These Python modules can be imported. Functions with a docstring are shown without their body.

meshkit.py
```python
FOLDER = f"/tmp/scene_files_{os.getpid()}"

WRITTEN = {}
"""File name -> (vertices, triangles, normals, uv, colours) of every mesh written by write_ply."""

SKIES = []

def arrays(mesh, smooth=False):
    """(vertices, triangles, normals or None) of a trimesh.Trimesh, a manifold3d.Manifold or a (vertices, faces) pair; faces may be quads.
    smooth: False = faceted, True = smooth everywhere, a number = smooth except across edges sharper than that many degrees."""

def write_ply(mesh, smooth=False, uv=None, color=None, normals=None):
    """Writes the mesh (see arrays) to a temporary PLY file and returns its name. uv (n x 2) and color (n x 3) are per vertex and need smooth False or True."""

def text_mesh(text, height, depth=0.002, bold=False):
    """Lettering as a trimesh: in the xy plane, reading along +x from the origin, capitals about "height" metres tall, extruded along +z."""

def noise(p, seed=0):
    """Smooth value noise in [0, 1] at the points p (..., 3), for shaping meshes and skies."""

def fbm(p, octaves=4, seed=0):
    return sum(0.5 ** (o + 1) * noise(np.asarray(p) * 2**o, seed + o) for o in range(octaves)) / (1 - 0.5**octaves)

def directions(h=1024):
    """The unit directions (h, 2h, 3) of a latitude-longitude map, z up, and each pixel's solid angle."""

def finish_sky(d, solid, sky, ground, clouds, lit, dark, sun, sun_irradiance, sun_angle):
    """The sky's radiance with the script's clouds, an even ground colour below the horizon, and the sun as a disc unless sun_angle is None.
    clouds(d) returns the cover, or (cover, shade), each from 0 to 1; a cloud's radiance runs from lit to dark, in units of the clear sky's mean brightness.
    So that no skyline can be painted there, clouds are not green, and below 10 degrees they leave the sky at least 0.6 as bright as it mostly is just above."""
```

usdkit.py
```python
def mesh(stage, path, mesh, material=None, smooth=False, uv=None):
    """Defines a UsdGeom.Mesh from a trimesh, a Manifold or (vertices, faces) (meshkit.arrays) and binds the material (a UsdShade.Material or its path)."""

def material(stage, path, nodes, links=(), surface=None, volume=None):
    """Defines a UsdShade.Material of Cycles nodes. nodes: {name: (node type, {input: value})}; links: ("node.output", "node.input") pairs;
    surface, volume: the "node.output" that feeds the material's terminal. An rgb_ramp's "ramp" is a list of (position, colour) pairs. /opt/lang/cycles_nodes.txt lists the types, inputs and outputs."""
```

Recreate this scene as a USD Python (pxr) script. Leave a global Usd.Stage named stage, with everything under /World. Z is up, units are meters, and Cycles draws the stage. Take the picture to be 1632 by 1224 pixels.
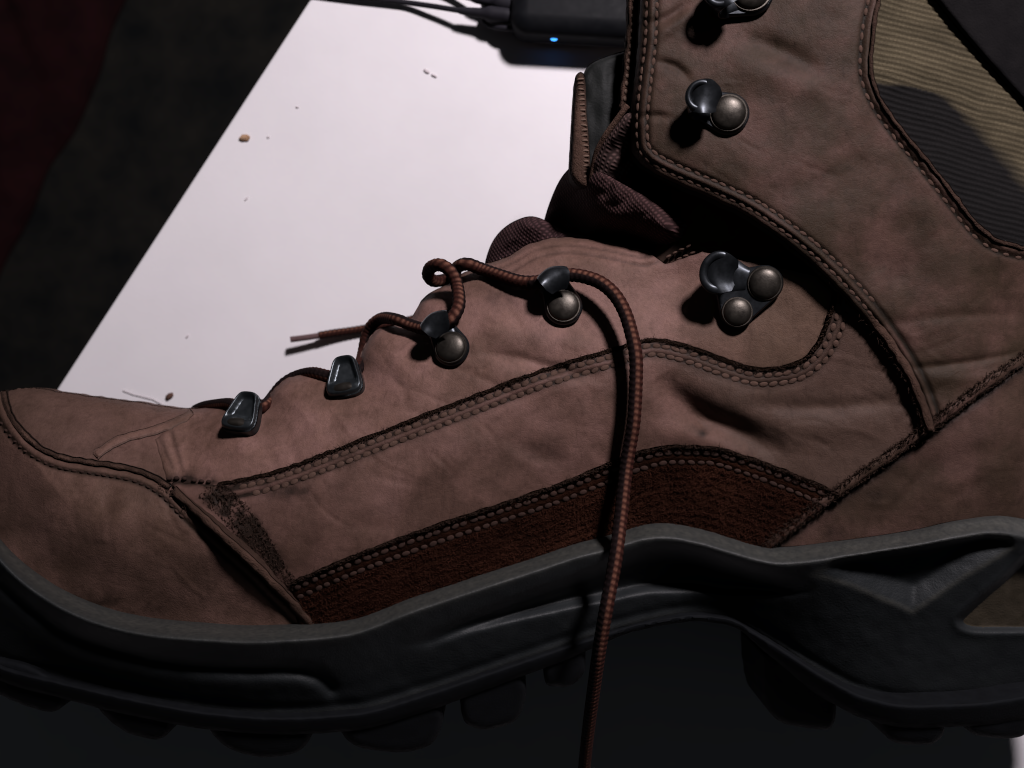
import math
import numpy as np, trimesh, manifold3d, shapely, usdkit, meshkit
from shapely.geometry import Polygon, LineString, Point
from shapely.ops import unary_union
from scipy.interpolate import RBFInterpolator, PchipInterpolator
from scipy.spatial import Delaunay, cKDTree
from pxr import Usd, UsdGeom, UsdLux, UsdShade, Gf, Vt, Sdf

rng = np.random.default_rng(7)
stage = Usd.Stage.CreateInMemory()
UsdGeom.SetStageUpAxis(stage, 'Z'); UsdGeom.SetStageMetersPerUnit(stage, 1.0)
UsdGeom.Xform.Define(stage, '/World'); UsdGeom.Scope.Define(stage, '/World/Looks')

# ------------------------------------------------------------------ camera, lamp, exposure
CAM_H, FPX = 0.33, 1358.0            # the phone hangs 33 cm above the table and looks straight down
cam = UsdGeom.Camera.Define(stage, '/World/camera')
cam.AddTranslateOp().Set(Gf.Vec3d(0, 0, CAM_H))
cam.CreateHorizontalApertureAttr(36.0); cam.CreateVerticalApertureAttr(27.0)
cam.CreateFocalLengthAttr(36.0 * FPX / 1632)
cam.CreateClippingRangeAttr(Gf.Vec2f(0.01, 20))
cam.CreateFStopAttr(11.0); cam.CreateFocusDistanceAttr(0.243)
cam.CreateExposureAttr(0.0)

LAMP = (0.22, 0.465, 0.54)
lamp = UsdLux.SphereLight.Define(stage, '/World/desk_lamp')
lamp.AddTranslateOp().Set(Gf.Vec3d(*LAMP))
lamp.CreateRadiusAttr(0.044); lamp.CreateIntensityAttr(1.0); lamp.CreateExposureAttr(0.0)
lamp.CreateNormalizeAttr(True); lamp.CreateColorAttr(Gf.Vec3f(1.0, 0.915, 0.965))
lamp.GetIntensityAttr().Set(7.5)
dome = UsdLux.DomeLight.Define(stage, '/World/room_glow')
dome.CreateColorAttr(Gf.Vec3f(0.8, 0.9, 1.0)); dome.CreateIntensityAttr(0.003)

# ------------------------------------------------------------------ helpers
def P(px, py, z):
    """Where a point of height z (metres) lies that the photograph shows at (px, py)."""
    px, py, z = (np.asarray(a, float) for a in (px, py, z))
    k = (CAM_H - z) / FPX
    return np.stack([(px - 816) * k, (612 - py) * k, z + 0 * px], -1)

used = {}
def path_for(name, parent):
    base = (parent.GetPath() if parent is not None else Sdf.Path('/World')).AppendChild
    n = used.get((str(parent.GetPath()) if parent is not None else '', name), 0)
    used[(str(parent.GetPath()) if parent is not None else '', name)] = n + 1
    return str(base(name if n == 0 else f'{name}_{n:03d}'))

ORIGIN = {}
def thing(name, label, cat, loc=(0, 0, 0), group=None):
    x = UsdGeom.Xform.Define(stage, path_for(name, None)); x.AddTranslateOp().Set(Gf.Vec3d(*map(float, loc)))
    o = x.GetPrim(); ORIGIN[str(o.GetPath())] = np.array(loc, float)
    return tag(o, label, cat, group)
def tag(o, label=None, cat=None, group=None, kind=None):
    for k, v in (('label', label), ('category', cat), ('group', group), ('kind', kind)):
        if v: o.SetCustomDataByKey(k, v)
    return o
def obj(name, mesh, mat, parent=None, smooth=40, label=None, kind=None, attr=None, uv=None):
    if hasattr(mesh, 'to_mesh'):
        mm = mesh.to_mesh(); mesh = (np.array(mm.vert_properties[:, :3]), np.array(mm.tri_verts))
    if hasattr(mesh, 'vertices'): mesh = (np.array(mesh.vertices), np.array(mesh.faces))
    v, f = np.array(mesh[0], float), np.array(mesh[1])
    if parent is not None:
        top = '/'.join(str(parent.GetPath()).split('/')[:3]); v = v - ORIGIN.get(top, np.zeros(3))
    p = path_for(name, parent)
    if attr: smooth = True
    m = usdkit.mesh(stage, p, (v, f), mat, smooth=smooth, uv=uv)
    m.CreateDoubleSidedAttr(True)
    for k, a in (attr or {}).items():
        pv = UsdGeom.PrimvarsAPI(m)
        if np.ndim(a) == 2: pv.CreatePrimvar(k, Sdf.ValueTypeNames.Color3fArray, 'vertex').Set(Vt.Vec3fArray.FromNumpy(np.asarray(a, np.float32)))
        else: pv.CreatePrimvar(k, Sdf.ValueTypeNames.FloatArray, 'vertex').Set(Vt.FloatArray.FromNumpy(np.asarray(a, np.float32)))
    return tag(m.GetPrim(), label, None, None, kind)

def smooth_line(pts, step=4, closed=False):
    """Pchip / centripetal-like curve through the points, resampled."""
    p = np.array(pts, float)
    if closed: p = np.vstack([p, p[:1]])
    d = np.r_[0, np.cumsum(np.hypot(*np.diff(p[:, :2], axis=0).T) + 1e-9)]
    s = np.linspace(0, d[-1], max(2, int(d[-1] / step) + 1))
    out = PchipInterpolator(d, p)(s)
    k = np.ones(5) / 5
    if len(out) > 12:                       # relax corners a little
        for c in range(out.shape[1]):
            out[2:-2, c] = np.convolve(out[:, c], k, 'valid')
    return out

def ring_points(ring, step):
    n = max(6, int(ring.length / step))
    return np.array([ring.interpolate(i / n, normalized=True).coords[0] for i in range(n)])

def tri_mesh(poly, step=5.0, rings=(2.0, 5.0, 9.0)):
    polys = list(getattr(poly, 'geoms', [poly]))
    V, Fs, B, n0 = [], [], [], 0
    for pg in polys:
        if pg.area < 20: continue
        bnd, loops, k = [], [], 0
        for r in [pg.exterior, *pg.interiors]:
            q = ring_points(r, 4.0); bnd.append(q); loops.append(np.arange(k, k + len(q))); k += len(q)
        bnd = np.vstack(bnd); inner = []
        for dd in rings:
            b = pg.buffer(-dd)
            for g in getattr(b, 'geoms', [b]):
                if not g.is_empty:
                    for r in [g.exterior, *g.interiors]: inner.append(ring_points(r, 4.5))
        x0, y0, x1, y1 = pg.bounds
        gx, gy = np.meshgrid(np.arange(x0, x1, step), np.arange(y0, y1, step * .866))
        gx = gx + (np.arange(gx.shape[0]) % 2)[:, None] * step / 2
        g = np.stack([gx.ravel(), gy.ravel()], 1)
        g = g[shapely.contains_xy(pg.buffer(-(rings[-1] + step * .6) if rings else -step * .6), g[:, 0], g[:, 1])]
        pts = np.vstack([bnd, *inner, g])
        pts = pts + np.r_[np.zeros((len(bnd), 2)), rng.normal(0, .02, (len(pts) - len(bnd), 2))]
        t = Delaunay(pts).simplices
        c = pts[t].mean(1); t = t[shapely.contains_xy(pg, c[:, 0], c[:, 1])]
        a = np.cross(pts[t[:, 1]] - pts[t[:, 0]], pts[t[:, 2]] - pts[t[:, 0]])
        t = t[np.abs(a) > 1e-6]; a = a[np.abs(a) > 1e-6]
        t[a > 0] = t[a > 0][:, ::-1]          # py points down: make the normals face +z
        V.append(pts); Fs.append(t + n0); B += [l + n0 for l in loops]; n0 += len(pts)
    return np.vstack(V), np.vstack(Fs), B

def dist_to(geom, pts, step=2.0):
    """Distance (px) of the points to lines, through dense samples."""
    if isinstance(geom, np.ndarray): geom = LineString(geom)
    rings = []
    for g in getattr(geom, 'geoms', [geom]):
        n = max(2, int(g.length / step)); rings.append(np.array([g.interpolate(i / n, normalized=True).coords[0] for i in range(n + 1)]))
    return cKDTree(np.vstack(rings)).query(pts)[0]

def sheet(poly, zfun, thick, drop, step=5.0, edge=9.0, to_floor=None, jitter=1.0, rings=(2.0, 5.0, 9.0), relax=0):
    """A piece of leather or cloth cut to poly (in picture units) lying at zfun: rounded cut edge, thickness, closed below."""
    if jitter:
        def rough(r):
            q = ring_points(r, 4.0); n = (meshkit.noise(np.c_[q / 9.0, 0 * q[:, :1]], 3) - .5)
            m = (meshkit.noise(np.c_[q / 9.0, 0 * q[:, :1] + 5], 4) - .5)
            return q + np.c_[n, m] * 2 * jitter
        poly = unary_union([Polygon(rough(g.exterior), [rough(i) for i in g.interiors]).buffer(0) for g in getattr(poly, 'geoms', [poly])])
    pts, tri, loops = tri_mesh(poly, step, rings)
    d = dist_to(poly.boundary, pts)
    z = zfun(pts)
    k = np.clip(d / edge, 0, 1)
    for _ in range(relax):
        acc, cnt = np.zeros(len(z)), np.zeros(len(z))
        for a_, b_ in ((0, 1), (1, 2), (2, 0)):
            np.add.at(acc, tri[:, a_], z[tri[:, b_]]); np.add.at(acc, tri[:, b_], z[tri[:, a_]]); np.add.at(cnt, tri[:, a_], 1); np.add.at(cnt, tri[:, b_], 1)
        z = np.where(d > 3, .4 * z + .6 * acc / np.maximum(cnt, 1), z)
    z = z - thick * (1 - np.sqrt(np.clip(1 - (1 - k) ** 2, 0, 1)))
    top = P(pts[:, 0], pts[:, 1], z)
    V, Fc, n, D = [top], [tri], len(top), [d]
    for l in loops:
        low = top[l].copy()
        low[:, 2] = (low[:, 2] - drop) if to_floor is None else to_floor(low)
        m = len(l); i = np.arange(m); j = (i + 1) % m
        V.append(low); D.append(np.zeros(m))
        Fc.append(np.c_[l[i], l[j], n + j]); Fc.append(np.c_[l[i], n + j, n + i]); n += m
    V, Fc = np.vstack(V), np.vstack(Fc)
    return V, Fc, np.concatenate(D), np.vstack([pts] + [pts[l] for l in loops])

def closed_body(poly, zfun, zlow, step=7.0, edge=10, thick=.002):
    pts, tri, loops = tri_mesh(poly, step)
    z = zfun(pts); d = dist_to(poly.boundary, pts)
    z = z - thick * (1 - np.sqrt(np.clip(1 - (1 - np.clip(d / edge, 0, 1)) ** 2, 0, 1)))
    top = P(pts[:, 0], pts[:, 1], z); low = top.copy(); low[:, 2] = zlow(top)
    n = len(top); Fc = [tri, tri[:, ::-1] + n]
    for l in loops:
        j = np.roll(l, -1); Fc += [np.c_[l, j, j + n], np.c_[l, j + n, l + n]]
    return np.vstack([top, low]), np.vstack(Fc)

def tube(path, rad, sides=16, braid=None):
    """A tube along 3-D points; rad may vary. Returns vertices, faces, (s, angle)."""
    p = np.array(path, float); n = len(p)
    t = np.gradient(p, axis=0); t /= np.linalg.norm(t, axis=1, keepdims=True)
    u = np.cross(t[0], [0, 0, 1.0]); u = u / (np.linalg.norm(u) + 1e-9) if np.linalg.norm(u) > 1e-6 else np.array([1.0, 0, 0])
    s = np.r_[0, np.cumsum(np.linalg.norm(np.diff(p, axis=0), axis=1))]
    rad = np.broadcast_to(np.asarray(rad, float), (n,))
    V, S, A = [], [], []
    ang = np.arange(sides) / sides * 2 * np.pi
    for i in range(n):
        u = u - t[i] * (u @ t[i]); u /= np.linalg.norm(u); w = np.cross(t[i], u)
        r = rad[i] + (braid(s[i], ang) if braid else 0 * ang)
        V.append(p[i] + r[:, None] * (np.cos(ang)[:, None] * u + np.sin(ang)[:, None] * w)); S.append(np.full(sides, s[i])); A.append(ang)
    V = np.vstack(V); F_ = []
    i = np.arange(n - 1)[:, None] * sides; a = np.arange(sides)[None]; b = (a + 1) % sides
    F_ = [np.stack([i + a, i + b, i + sides + b], -1).reshape(-1, 3), np.stack([i + a, i + sides + b, i + sides + a], -1).reshape(-1, 3)]
    c = len(V); V = np.vstack([V, p[:1], p[-1:]])
    a = np.arange(sides); b = (a + 1) % sides
    F_ += [np.c_[b, a, 0 * a + c], np.c_[(n - 1) * sides + a, (n - 1) * sides + b, 0 * a + c + 1]]
    return V, np.vstack(F_), np.r_[np.concatenate(S), s[0], s[-1]], np.r_[np.concatenate(A), 0, 0]

def join(parts):
    V, Fc, n = [], [], 0
    for p in parts:
        v, f = (np.array(p.vertices), np.array(p.faces)) if hasattr(p, 'vertices') else (p[0], p[1])
        V.append(v); Fc.append(f + n); n += len(v)
    return np.vstack(V), np.vstack(Fc)

# ------------------------------------------------------------------ materials
def mat(name, nodes, links, surface='p.BSDF'):
    return usdkit.material(stage, f'/World/Looks/{name}', nodes, links, surface=surface)
def leather(name, c1, c2, c3, dirt, rough=.62, fine=2600, bump=.2, spec=.14, sheen=.0, dirtamt=1.0, grain=3.0, tone=(.070, .043, .032)):
    """Nubuck: three browns in cloudy patches, dirt in the seams (attribute wear), fine grain."""
    nodes = {
        'tc': ('texture_coordinate', {}),
        'n1': ('noise_texture', {'scale': 52.0, 'detail': 5.0, 'roughness': .62}),
        'r1': ('rgb_ramp', {'ramp': [(.38, c1), (.50, c2), (.62, c3)]}),
        'n2': ('noise_texture', {'scale': 170.0, 'detail': 5.0, 'roughness': .65, 'distortion': .6}),
        'r2': ('rgb_ramp', {'ramp': [(.25, (.66, .64, .62)), (.5, (1, 1, 1)), (.75, (1.14, 1.12, 1.1))]}),
        'm1': ('mix_color', {'blend_type': 'multiply', 'fac': .75}),
        'n4': ('noise_texture', {'scale': 1100.0, 'detail': 3.0, 'roughness': .7}),
        'r4': ('rgb_ramp', {'ramp': [(.3, (.78, .78, .78)), (.6, (1.08, 1.08, 1.08))]}),
        'm4': ('mix_color', {'blend_type': 'multiply', 'fac': .55}),
        'at': ('attribute', {'attribute': 'wear_and_light'}),
        'n5': ('noise_texture', {'scale': 420.0, 'detail': 4.0, 'roughness': .7}),
        'wm': ('math', {'math_type': 'multiply_add', 'value2': .9, 'value3': -.15}),
        'wa': ('math', {'math_type': 'add'}),
        'ws': ('math', {'math_type': 'multiply', 'value2': dirtamt, 'use_clamp': True}),
        'wz': ('math', {'math_type': 'multiply'}),
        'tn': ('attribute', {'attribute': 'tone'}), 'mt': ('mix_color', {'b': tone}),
        'm2': ('mix_color', {'b': dirt}),
        'mp': ('mapping', {'rotation': (0, 0, .6), 'scale': (1, .22, 1)}), 'n6': ('noise_texture', {'scale': 380.0, 'detail': 5.0, 'roughness': .7, 'distortion': 1.2}), 'r6': ('rgb_ramp', {'ramp': [(.30, (.62, .60, .58)), (.42, (.94, .94, .94)), (.58, (1, 1, 1)), (.74, (1.18, 1.16, 1.14))]}), 'm6': ('mix_color', {'blend_type': 'multiply', 'fac': .7}),
        'vo': ('voronoi_texture', {'scale': 900.0, 'feature': 'distance_to_edge'}), 'vm': ('math', {'math_type': 'minimum', 'value2': .12}), 'va': ('math', {'math_type': 'multiply_add', 'value2': grain}),
        'nb': ('noise_texture', {'scale': float(fine), 'detail': 3.0, 'roughness': .7}),
        'nc': ('noise_texture', {'scale': 330.0, 'detail': 5.0, 'roughness': .6, 'distortion': .8}),
        'ba': ('math', {'math_type': 'multiply_add', 'value2': 2.2}),
        'b': ('bump', {'strength': bump, 'distance': .0006}),
        'p': ('principled_bsdf', {'roughness': rough, 'specular_ior_level': spec, 'sheen_weight': sheen, 'sheen_roughness': .5}),
    }
    links = [('tc.object', f'{n}.vector') for n in ('n1', 'n2', 'n4', 'n5', 'nb', 'nc')]
    links += [('n1.fac', 'r1.fac'), ('n2.fac', 'r2.fac'), ('r2.color', 'm1.b'), ('n4.fac', 'r4.fac'), ('m1.result', 'm4.a'), ('r4.color', 'm4.b'),
              ('n5.fac', 'wm.value1'), ('at.fac', 'wa.value1'), ('wm.value', 'wa.value2'), ('wa.value', 'wz.value1'), ('at.fac', 'wz.value2'), ('wz.value', 'ws.value1'),
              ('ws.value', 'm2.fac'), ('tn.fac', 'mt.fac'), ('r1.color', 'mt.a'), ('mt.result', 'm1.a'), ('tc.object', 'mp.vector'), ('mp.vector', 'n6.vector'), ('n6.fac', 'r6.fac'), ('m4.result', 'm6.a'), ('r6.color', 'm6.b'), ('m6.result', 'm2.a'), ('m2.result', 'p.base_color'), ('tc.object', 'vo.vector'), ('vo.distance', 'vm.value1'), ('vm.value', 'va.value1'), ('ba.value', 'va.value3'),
              ('nc.fac', 'ba.value1'), ('nb.fac', 'ba.value3'), ('va.value', 'b.height'), ('b.normal', 'p.normal')]
    return mat(name, nodes, links)
def plain(name, c, rough=.6, metal=0., spec=.5, bump=0., bscale=1500., c2=None, vscale=200., coat=0.):
    nodes = {'tc': ('texture_coordinate', {}), 'n': ('noise_texture', {'scale': vscale, 'detail': 5.0, 'roughness': .65}),
             'r': ('rgb_ramp', {'ramp': [(.32, c), (.68, c2 or c)]}), 'nb': ('noise_texture', {'scale': bscale, 'detail': 4.0, 'roughness': .65}),
             'b': ('bump', {'strength': bump, 'distance': .0005}),
             'rr': ('rgb_ramp', {'ramp': [(.3, (rough - .06,) * 3), (.7, (min(1, rough + .1),) * 3)]}),
             'p': ('principled_bsdf', {'metallic': metal, 'specular_ior_level': spec, 'coat_weight': coat, 'coat_roughness': .25})}
    links = [('tc.object', 'n.vector'), ('tc.object', 'nb.vector'), ('n.fac', 'r.fac'), ('r.color', 'p.base_color'), ('n.fac', 'rr.fac'), ('rr.color', 'p.roughness')]
    if bump: links += [('nb.fac', 'b.height'), ('b.normal', 'p.normal')]
    return mat(name, nodes, links)
def by_attr(name, attr, rough=.6, spec=.4, bscale=2500., bump=.2):
    return mat(name, {'a': ('attribute', {'attribute': attr}), 'tc': ('texture_coordinate', {}), 'nb': ('noise_texture', {'scale': bscale, 'detail': 3.0}),
                      'r': ('rgb_ramp', {'ramp': [(.3, (.7, .7, .7)), (.7, (1.15, 1.15, 1.15))]}), 'm': ('mix_color', {'blend_type': 'multiply', 'fac': .7}),
                      'b': ('bump', {'strength': bump, 'distance': .0004}), 'p': ('principled_bsdf', {'roughness': rough, 'specular_ior_level': spec})},
               [('tc.object', 'nb.vector'), ('nb.fac', 'r.fac'), ('a.color', 'm.a'), ('r.color', 'm.b'), ('m.result', 'p.base_color'), ('nb.fac', 'b.height'), ('b.normal', 'p.normal')])

M = {}
M['quarter'] = leather('quarter_nubuck', (.088, .049, .037), (.124, .068, .054), (.156, .086, .071), (.018, .011, .008))
M['eyestay'] = leather('eyestay_nubuck', (.118, .066, .050), (.162, .090, .072), (.196, .109, .092), (.022, .013, .010), tone=(.105, .064, .045))
M['toe'] = leather('toe_nubuck', (.088, .051, .037), (.114, .066, .050), (.146, .083, .065), (.015, .009, .006))
M['shaft'] = leather('shaft_nubuck', (.038, .024, .0150), (.055, .032, .0225), (.084, .046, .036), (.012, .008, .005))  # base colour lowered to stand in for weaker lamplight on the shaft
M['heel'] = leather('heel_nubuck', (.046, .028, .019), (.064, .037, .027), (.090, .050, .040), (.013, .008, .006))  # darkened likewise, in place of lamp falloff towards the heel
M['suede'] = leather('rand_suede', (.014, .006, .004), (.024, .0095, .006), (.040, .0155, .0095), (.006, .003, .002), rough=1.0, bump=.8, spec=.0, fine=1300, grain=0.0)
M['edge'] = leather('raw_edge', (.045, .026, .018), (.065, .037, .027), (.09, .052, .038), (.012, .007, .005), rough=.9, bump=.6, spec=.1)
M['fuzzy'] = leather('furry_edge', (.024, .013, .010), (.040, .023, .017), (.062, .035, .026), (.010, .006, .004), rough=.95, bump=.8, spec=.0, grain=0.0)
M['thread'] = plain('tan_thread', (.060, .036, .027), .85, bump=.4, c2=(.098, .060, .046), spec=.06)
M['thread_dark'] = plain('dark_thread', (.020, .010, .0075), .9, bump=.3, c2=(.040, .021, .0155), spec=.2)
M['thread_light'] = plain('light_thread', (.10, .064, .047), .8, bump=.3, c2=(.15, .098, .074), spec=.15)
M['fuzz'] = plain('leather_fuzz', (.022, .013, .009), .95, c2=(.045, .026, .019), spec=.1)
M['inner'] = plain('inner_shell', (.02, .012, .009), .9, c2=(.03, .018, .013), spec=.1)
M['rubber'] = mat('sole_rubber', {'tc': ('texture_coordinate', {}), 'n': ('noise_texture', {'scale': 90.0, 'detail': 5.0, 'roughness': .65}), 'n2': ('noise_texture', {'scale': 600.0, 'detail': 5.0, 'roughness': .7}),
    'r': ('rgb_ramp', {'ramp': [(.32, (.008, .0100, .0115)), (.68, (.0125, .0150, .0165))]}), 'at': ('attribute', {'attribute': 'wear_and_light'}), 'r2': ('rgb_ramp', {'ramp': [(.25, (.25, .25, .25)), (.65, (1, 1, 1))]}),
    'mf': ('math', {'math_type': 'multiply', 'use_clamp': True}), 'bw': ('rgb_to_bw', {}), 'm': ('mix_color', {'b': (.058, .057, .049)}), 'nb': ('noise_texture', {'scale': 1500.0, 'detail': 4.0, 'roughness': .65}),  # paler mix: lit look of the ledge, plus a little dust
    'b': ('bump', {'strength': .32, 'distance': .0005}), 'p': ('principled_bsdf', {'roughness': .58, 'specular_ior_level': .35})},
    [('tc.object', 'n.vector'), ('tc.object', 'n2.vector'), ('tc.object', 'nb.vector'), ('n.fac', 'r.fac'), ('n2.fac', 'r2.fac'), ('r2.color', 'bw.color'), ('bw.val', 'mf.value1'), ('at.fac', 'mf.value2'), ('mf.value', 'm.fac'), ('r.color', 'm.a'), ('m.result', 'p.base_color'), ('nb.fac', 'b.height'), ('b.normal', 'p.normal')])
M['outsole'] = plain('outsole_rubber', (.0045, .005, .006), .8, bump=.25, c2=(.0065, .0075, .009), spec=.1)
M['inset'] = plain('heel_inset', (.040, .031, .019), .7, bump=.3, c2=(.055, .043, .028), spec=.3)
M['metal'] = plain('hook_gunmetal', (.022, .025, .028), .33, metal=.8, c2=(.042, .047, .053), bump=.03)
M['brass'] = plain('rivet_bronze', (.047, .041, .035), .40, metal=.85, c2=(.068, .060, .050), vscale=420., bump=.08)
M['steel'] = plain('eyelet_steel', (.040, .048, .053), .33, metal=.8, c2=(.07, .08, .086), bump=.05)
M['black_leather'] = plain('black_lining', (.006, .007, .0065), .6, bump=.3, bscale=900., c2=(.011, .012, .0115), spec=.15)
M['lace'] = by_attr('lace_braid', 'braid', .85, .08)
M['cloth'] = mat('tongue_cloth', {'a': ('attribute', {'attribute': 'weave'}), 'tc': ('texture_coordinate', {}), 'w1': ('wave_texture', {'wave_type': 'bands', 'bands_direction': 'diagonal', 'scale': 330.0, 'distortion': 1.2, 'detail': 2.0, 'detail_scale': 2.0}),
    'mp': ('mapping', {'rotation': (0, 0, 1.45)}), 'w2': ('wave_texture', {'wave_type': 'bands', 'bands_direction': 'diagonal', 'scale': 420.0, 'distortion': 1.0, 'detail': 2.0}), 'm': ('math', {'math_type': 'multiply'}), 'n': ('noise_texture', {'scale': 260.0, 'detail': 4.0}),
    'r': ('rgb_ramp', {'ramp': [(0, (.45, .45, .45)), (.6, (1.25, 1.2, 1.2))]}), 'rn': ('rgb_ramp', {'ramp': [(.3, (.7, .7, .7)), (.7, (1.2, 1.2, 1.2))]}), 'mc': ('mix_color', {'blend_type': 'multiply', 'fac': 1.0}), 'md': ('mix_color', {'blend_type': 'multiply', 'fac': .9}), 'b': ('bump', {'strength': .6, 'distance': .0004}), 'p': ('principled_bsdf', {'roughness': .95, 'specular_ior_level': .1})},
    [('tc.object', 'w1.vector'), ('tc.object', 'mp.vector'), ('mp.vector', 'w2.vector'), ('tc.object', 'n.vector'), ('w1.fac', 'm.value1'), ('w2.fac', 'm.value2'), ('m.value', 'r.fac'), ('n.fac', 'rn.fac'), ('a.color', 'mc.a'), ('r.color', 'mc.b'), ('mc.result', 'md.a'), ('rn.color', 'md.b'), ('md.result', 'p.base_color'), ('m.value', 'b.height'), ('b.normal', 'p.normal')])
M['khaki'] = by_attr('khaki_cloth', 'weave', .9, .1)
M['black_cloth'] = plain('black_cloth', (.006, .0055, .006), .95, bump=.5, bscale=1600., c2=(.010, .009, .0095), spec=.06)
M['aglet'] = plain('aglet_plastic', (.10, .06, .06), .25, c2=(.14, .085, .085))
M['table'] = plain('white_laminate', (.775, .75, .768), .42, bump=.05, bscale=500., c2=(.84, .815, .83), vscale=11., spec=.35)
M['table_edge'] = plain('table_edge_band', (.60, .58, .60), .5, c2=(.66, .64, .66))
M['floor'] = plain('dark_carpet', (.012, .0135, .014), .95, bump=.9, bscale=400., c2=(.030, .028, .024), vscale=18., spec=.05)
M['red_cloth'] = plain('wine_red_cloth', (.014, .006, .007), .95, bump=.5, bscale=700., c2=(.030, .010, .011), vscale=22., spec=.05)
M['bank'] = plain('bank_plastic', (.005, .0055, .007), .5, bump=.06, bscale=2200., c2=(.008, .0085, .010), spec=.07)
M['cable'] = plain('cable_rubber', (.014, .013, .017), .6, c2=(.02, .019, .024), spec=.12)
M['crumb'] = plain('bread_crumb', (.30, .17, .09), .9, bump=.6, c2=(.45, .28, .17))
M['flake'] = plain('brown_flake', (.07, .03, .02), .8, bump=.6, c2=(.13, .06, .04))
M['smear'] = plain('grey_smear', (.56, .50, .51), .8, c2=(.66, .60, .62))
M['led'] = mat('blue_led', {'e': ('emission', {'color': (.05, .30, 1.0), 'strength': 2.6})}, [], 'e.emission')

# ------------------------------------------------------------------ setting: table, floor
def rounded_slab(poly, z0, z1, r):
    """Slab with rounded top rim, in metres."""
    rings = []
    for k in range(6):
        a = k / 5 * math.pi / 2
        rings.append((poly.buffer(-r * (1 - math.cos(a)) - 1e-6 * k, join_style=1), z1 - r + r * math.sin(a)))
    m = manifold3d.Manifold()
    hull = []
    for p, z in [(poly, z0)] + rings:
        xy = np.array(p.exterior.coords)[:-1]; hull.append(np.c_[xy, np.full(len(xy), z)])
    return manifold3d.Manifold.hull_points(np.vstack(hull))

def plane_xy(px, py, z=0.0): return P(px, py, z)[:2]
a, b = plane_xy(492, 0), plane_xy(88, 622)
u = (b - a) / np.linalg.norm(b - a); nrm = np.array([-u[1], u[0]])
if nrm[0] < 0: nrm = -nrm
far = [a - u * .42, a + u * .62, a + u * .62 + nrm * .9, a - u * .42 + nrm * .9]
tp = Polygon([tuple(q) for q in far]); tp = tp.buffer(-.01).buffer(.01)
table = thing('table', 'white laminate table top under the boot, its straight edge running to the dark floor', 'table', (0, 0, 0))
obj('tabletop', rounded_slab(tp, -.028, 0, .0015), M['table'], table)
fl = trimesh.creation.box((5, 5, .02)); fl.apply_translation((0, 0, -.73))
fo = obj('floor', fl, M['floor'], None, smooth=False); tag(fo, 'dark carpeted floor in shadow below the white table edge', 'floor', None, 'structure')

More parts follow.
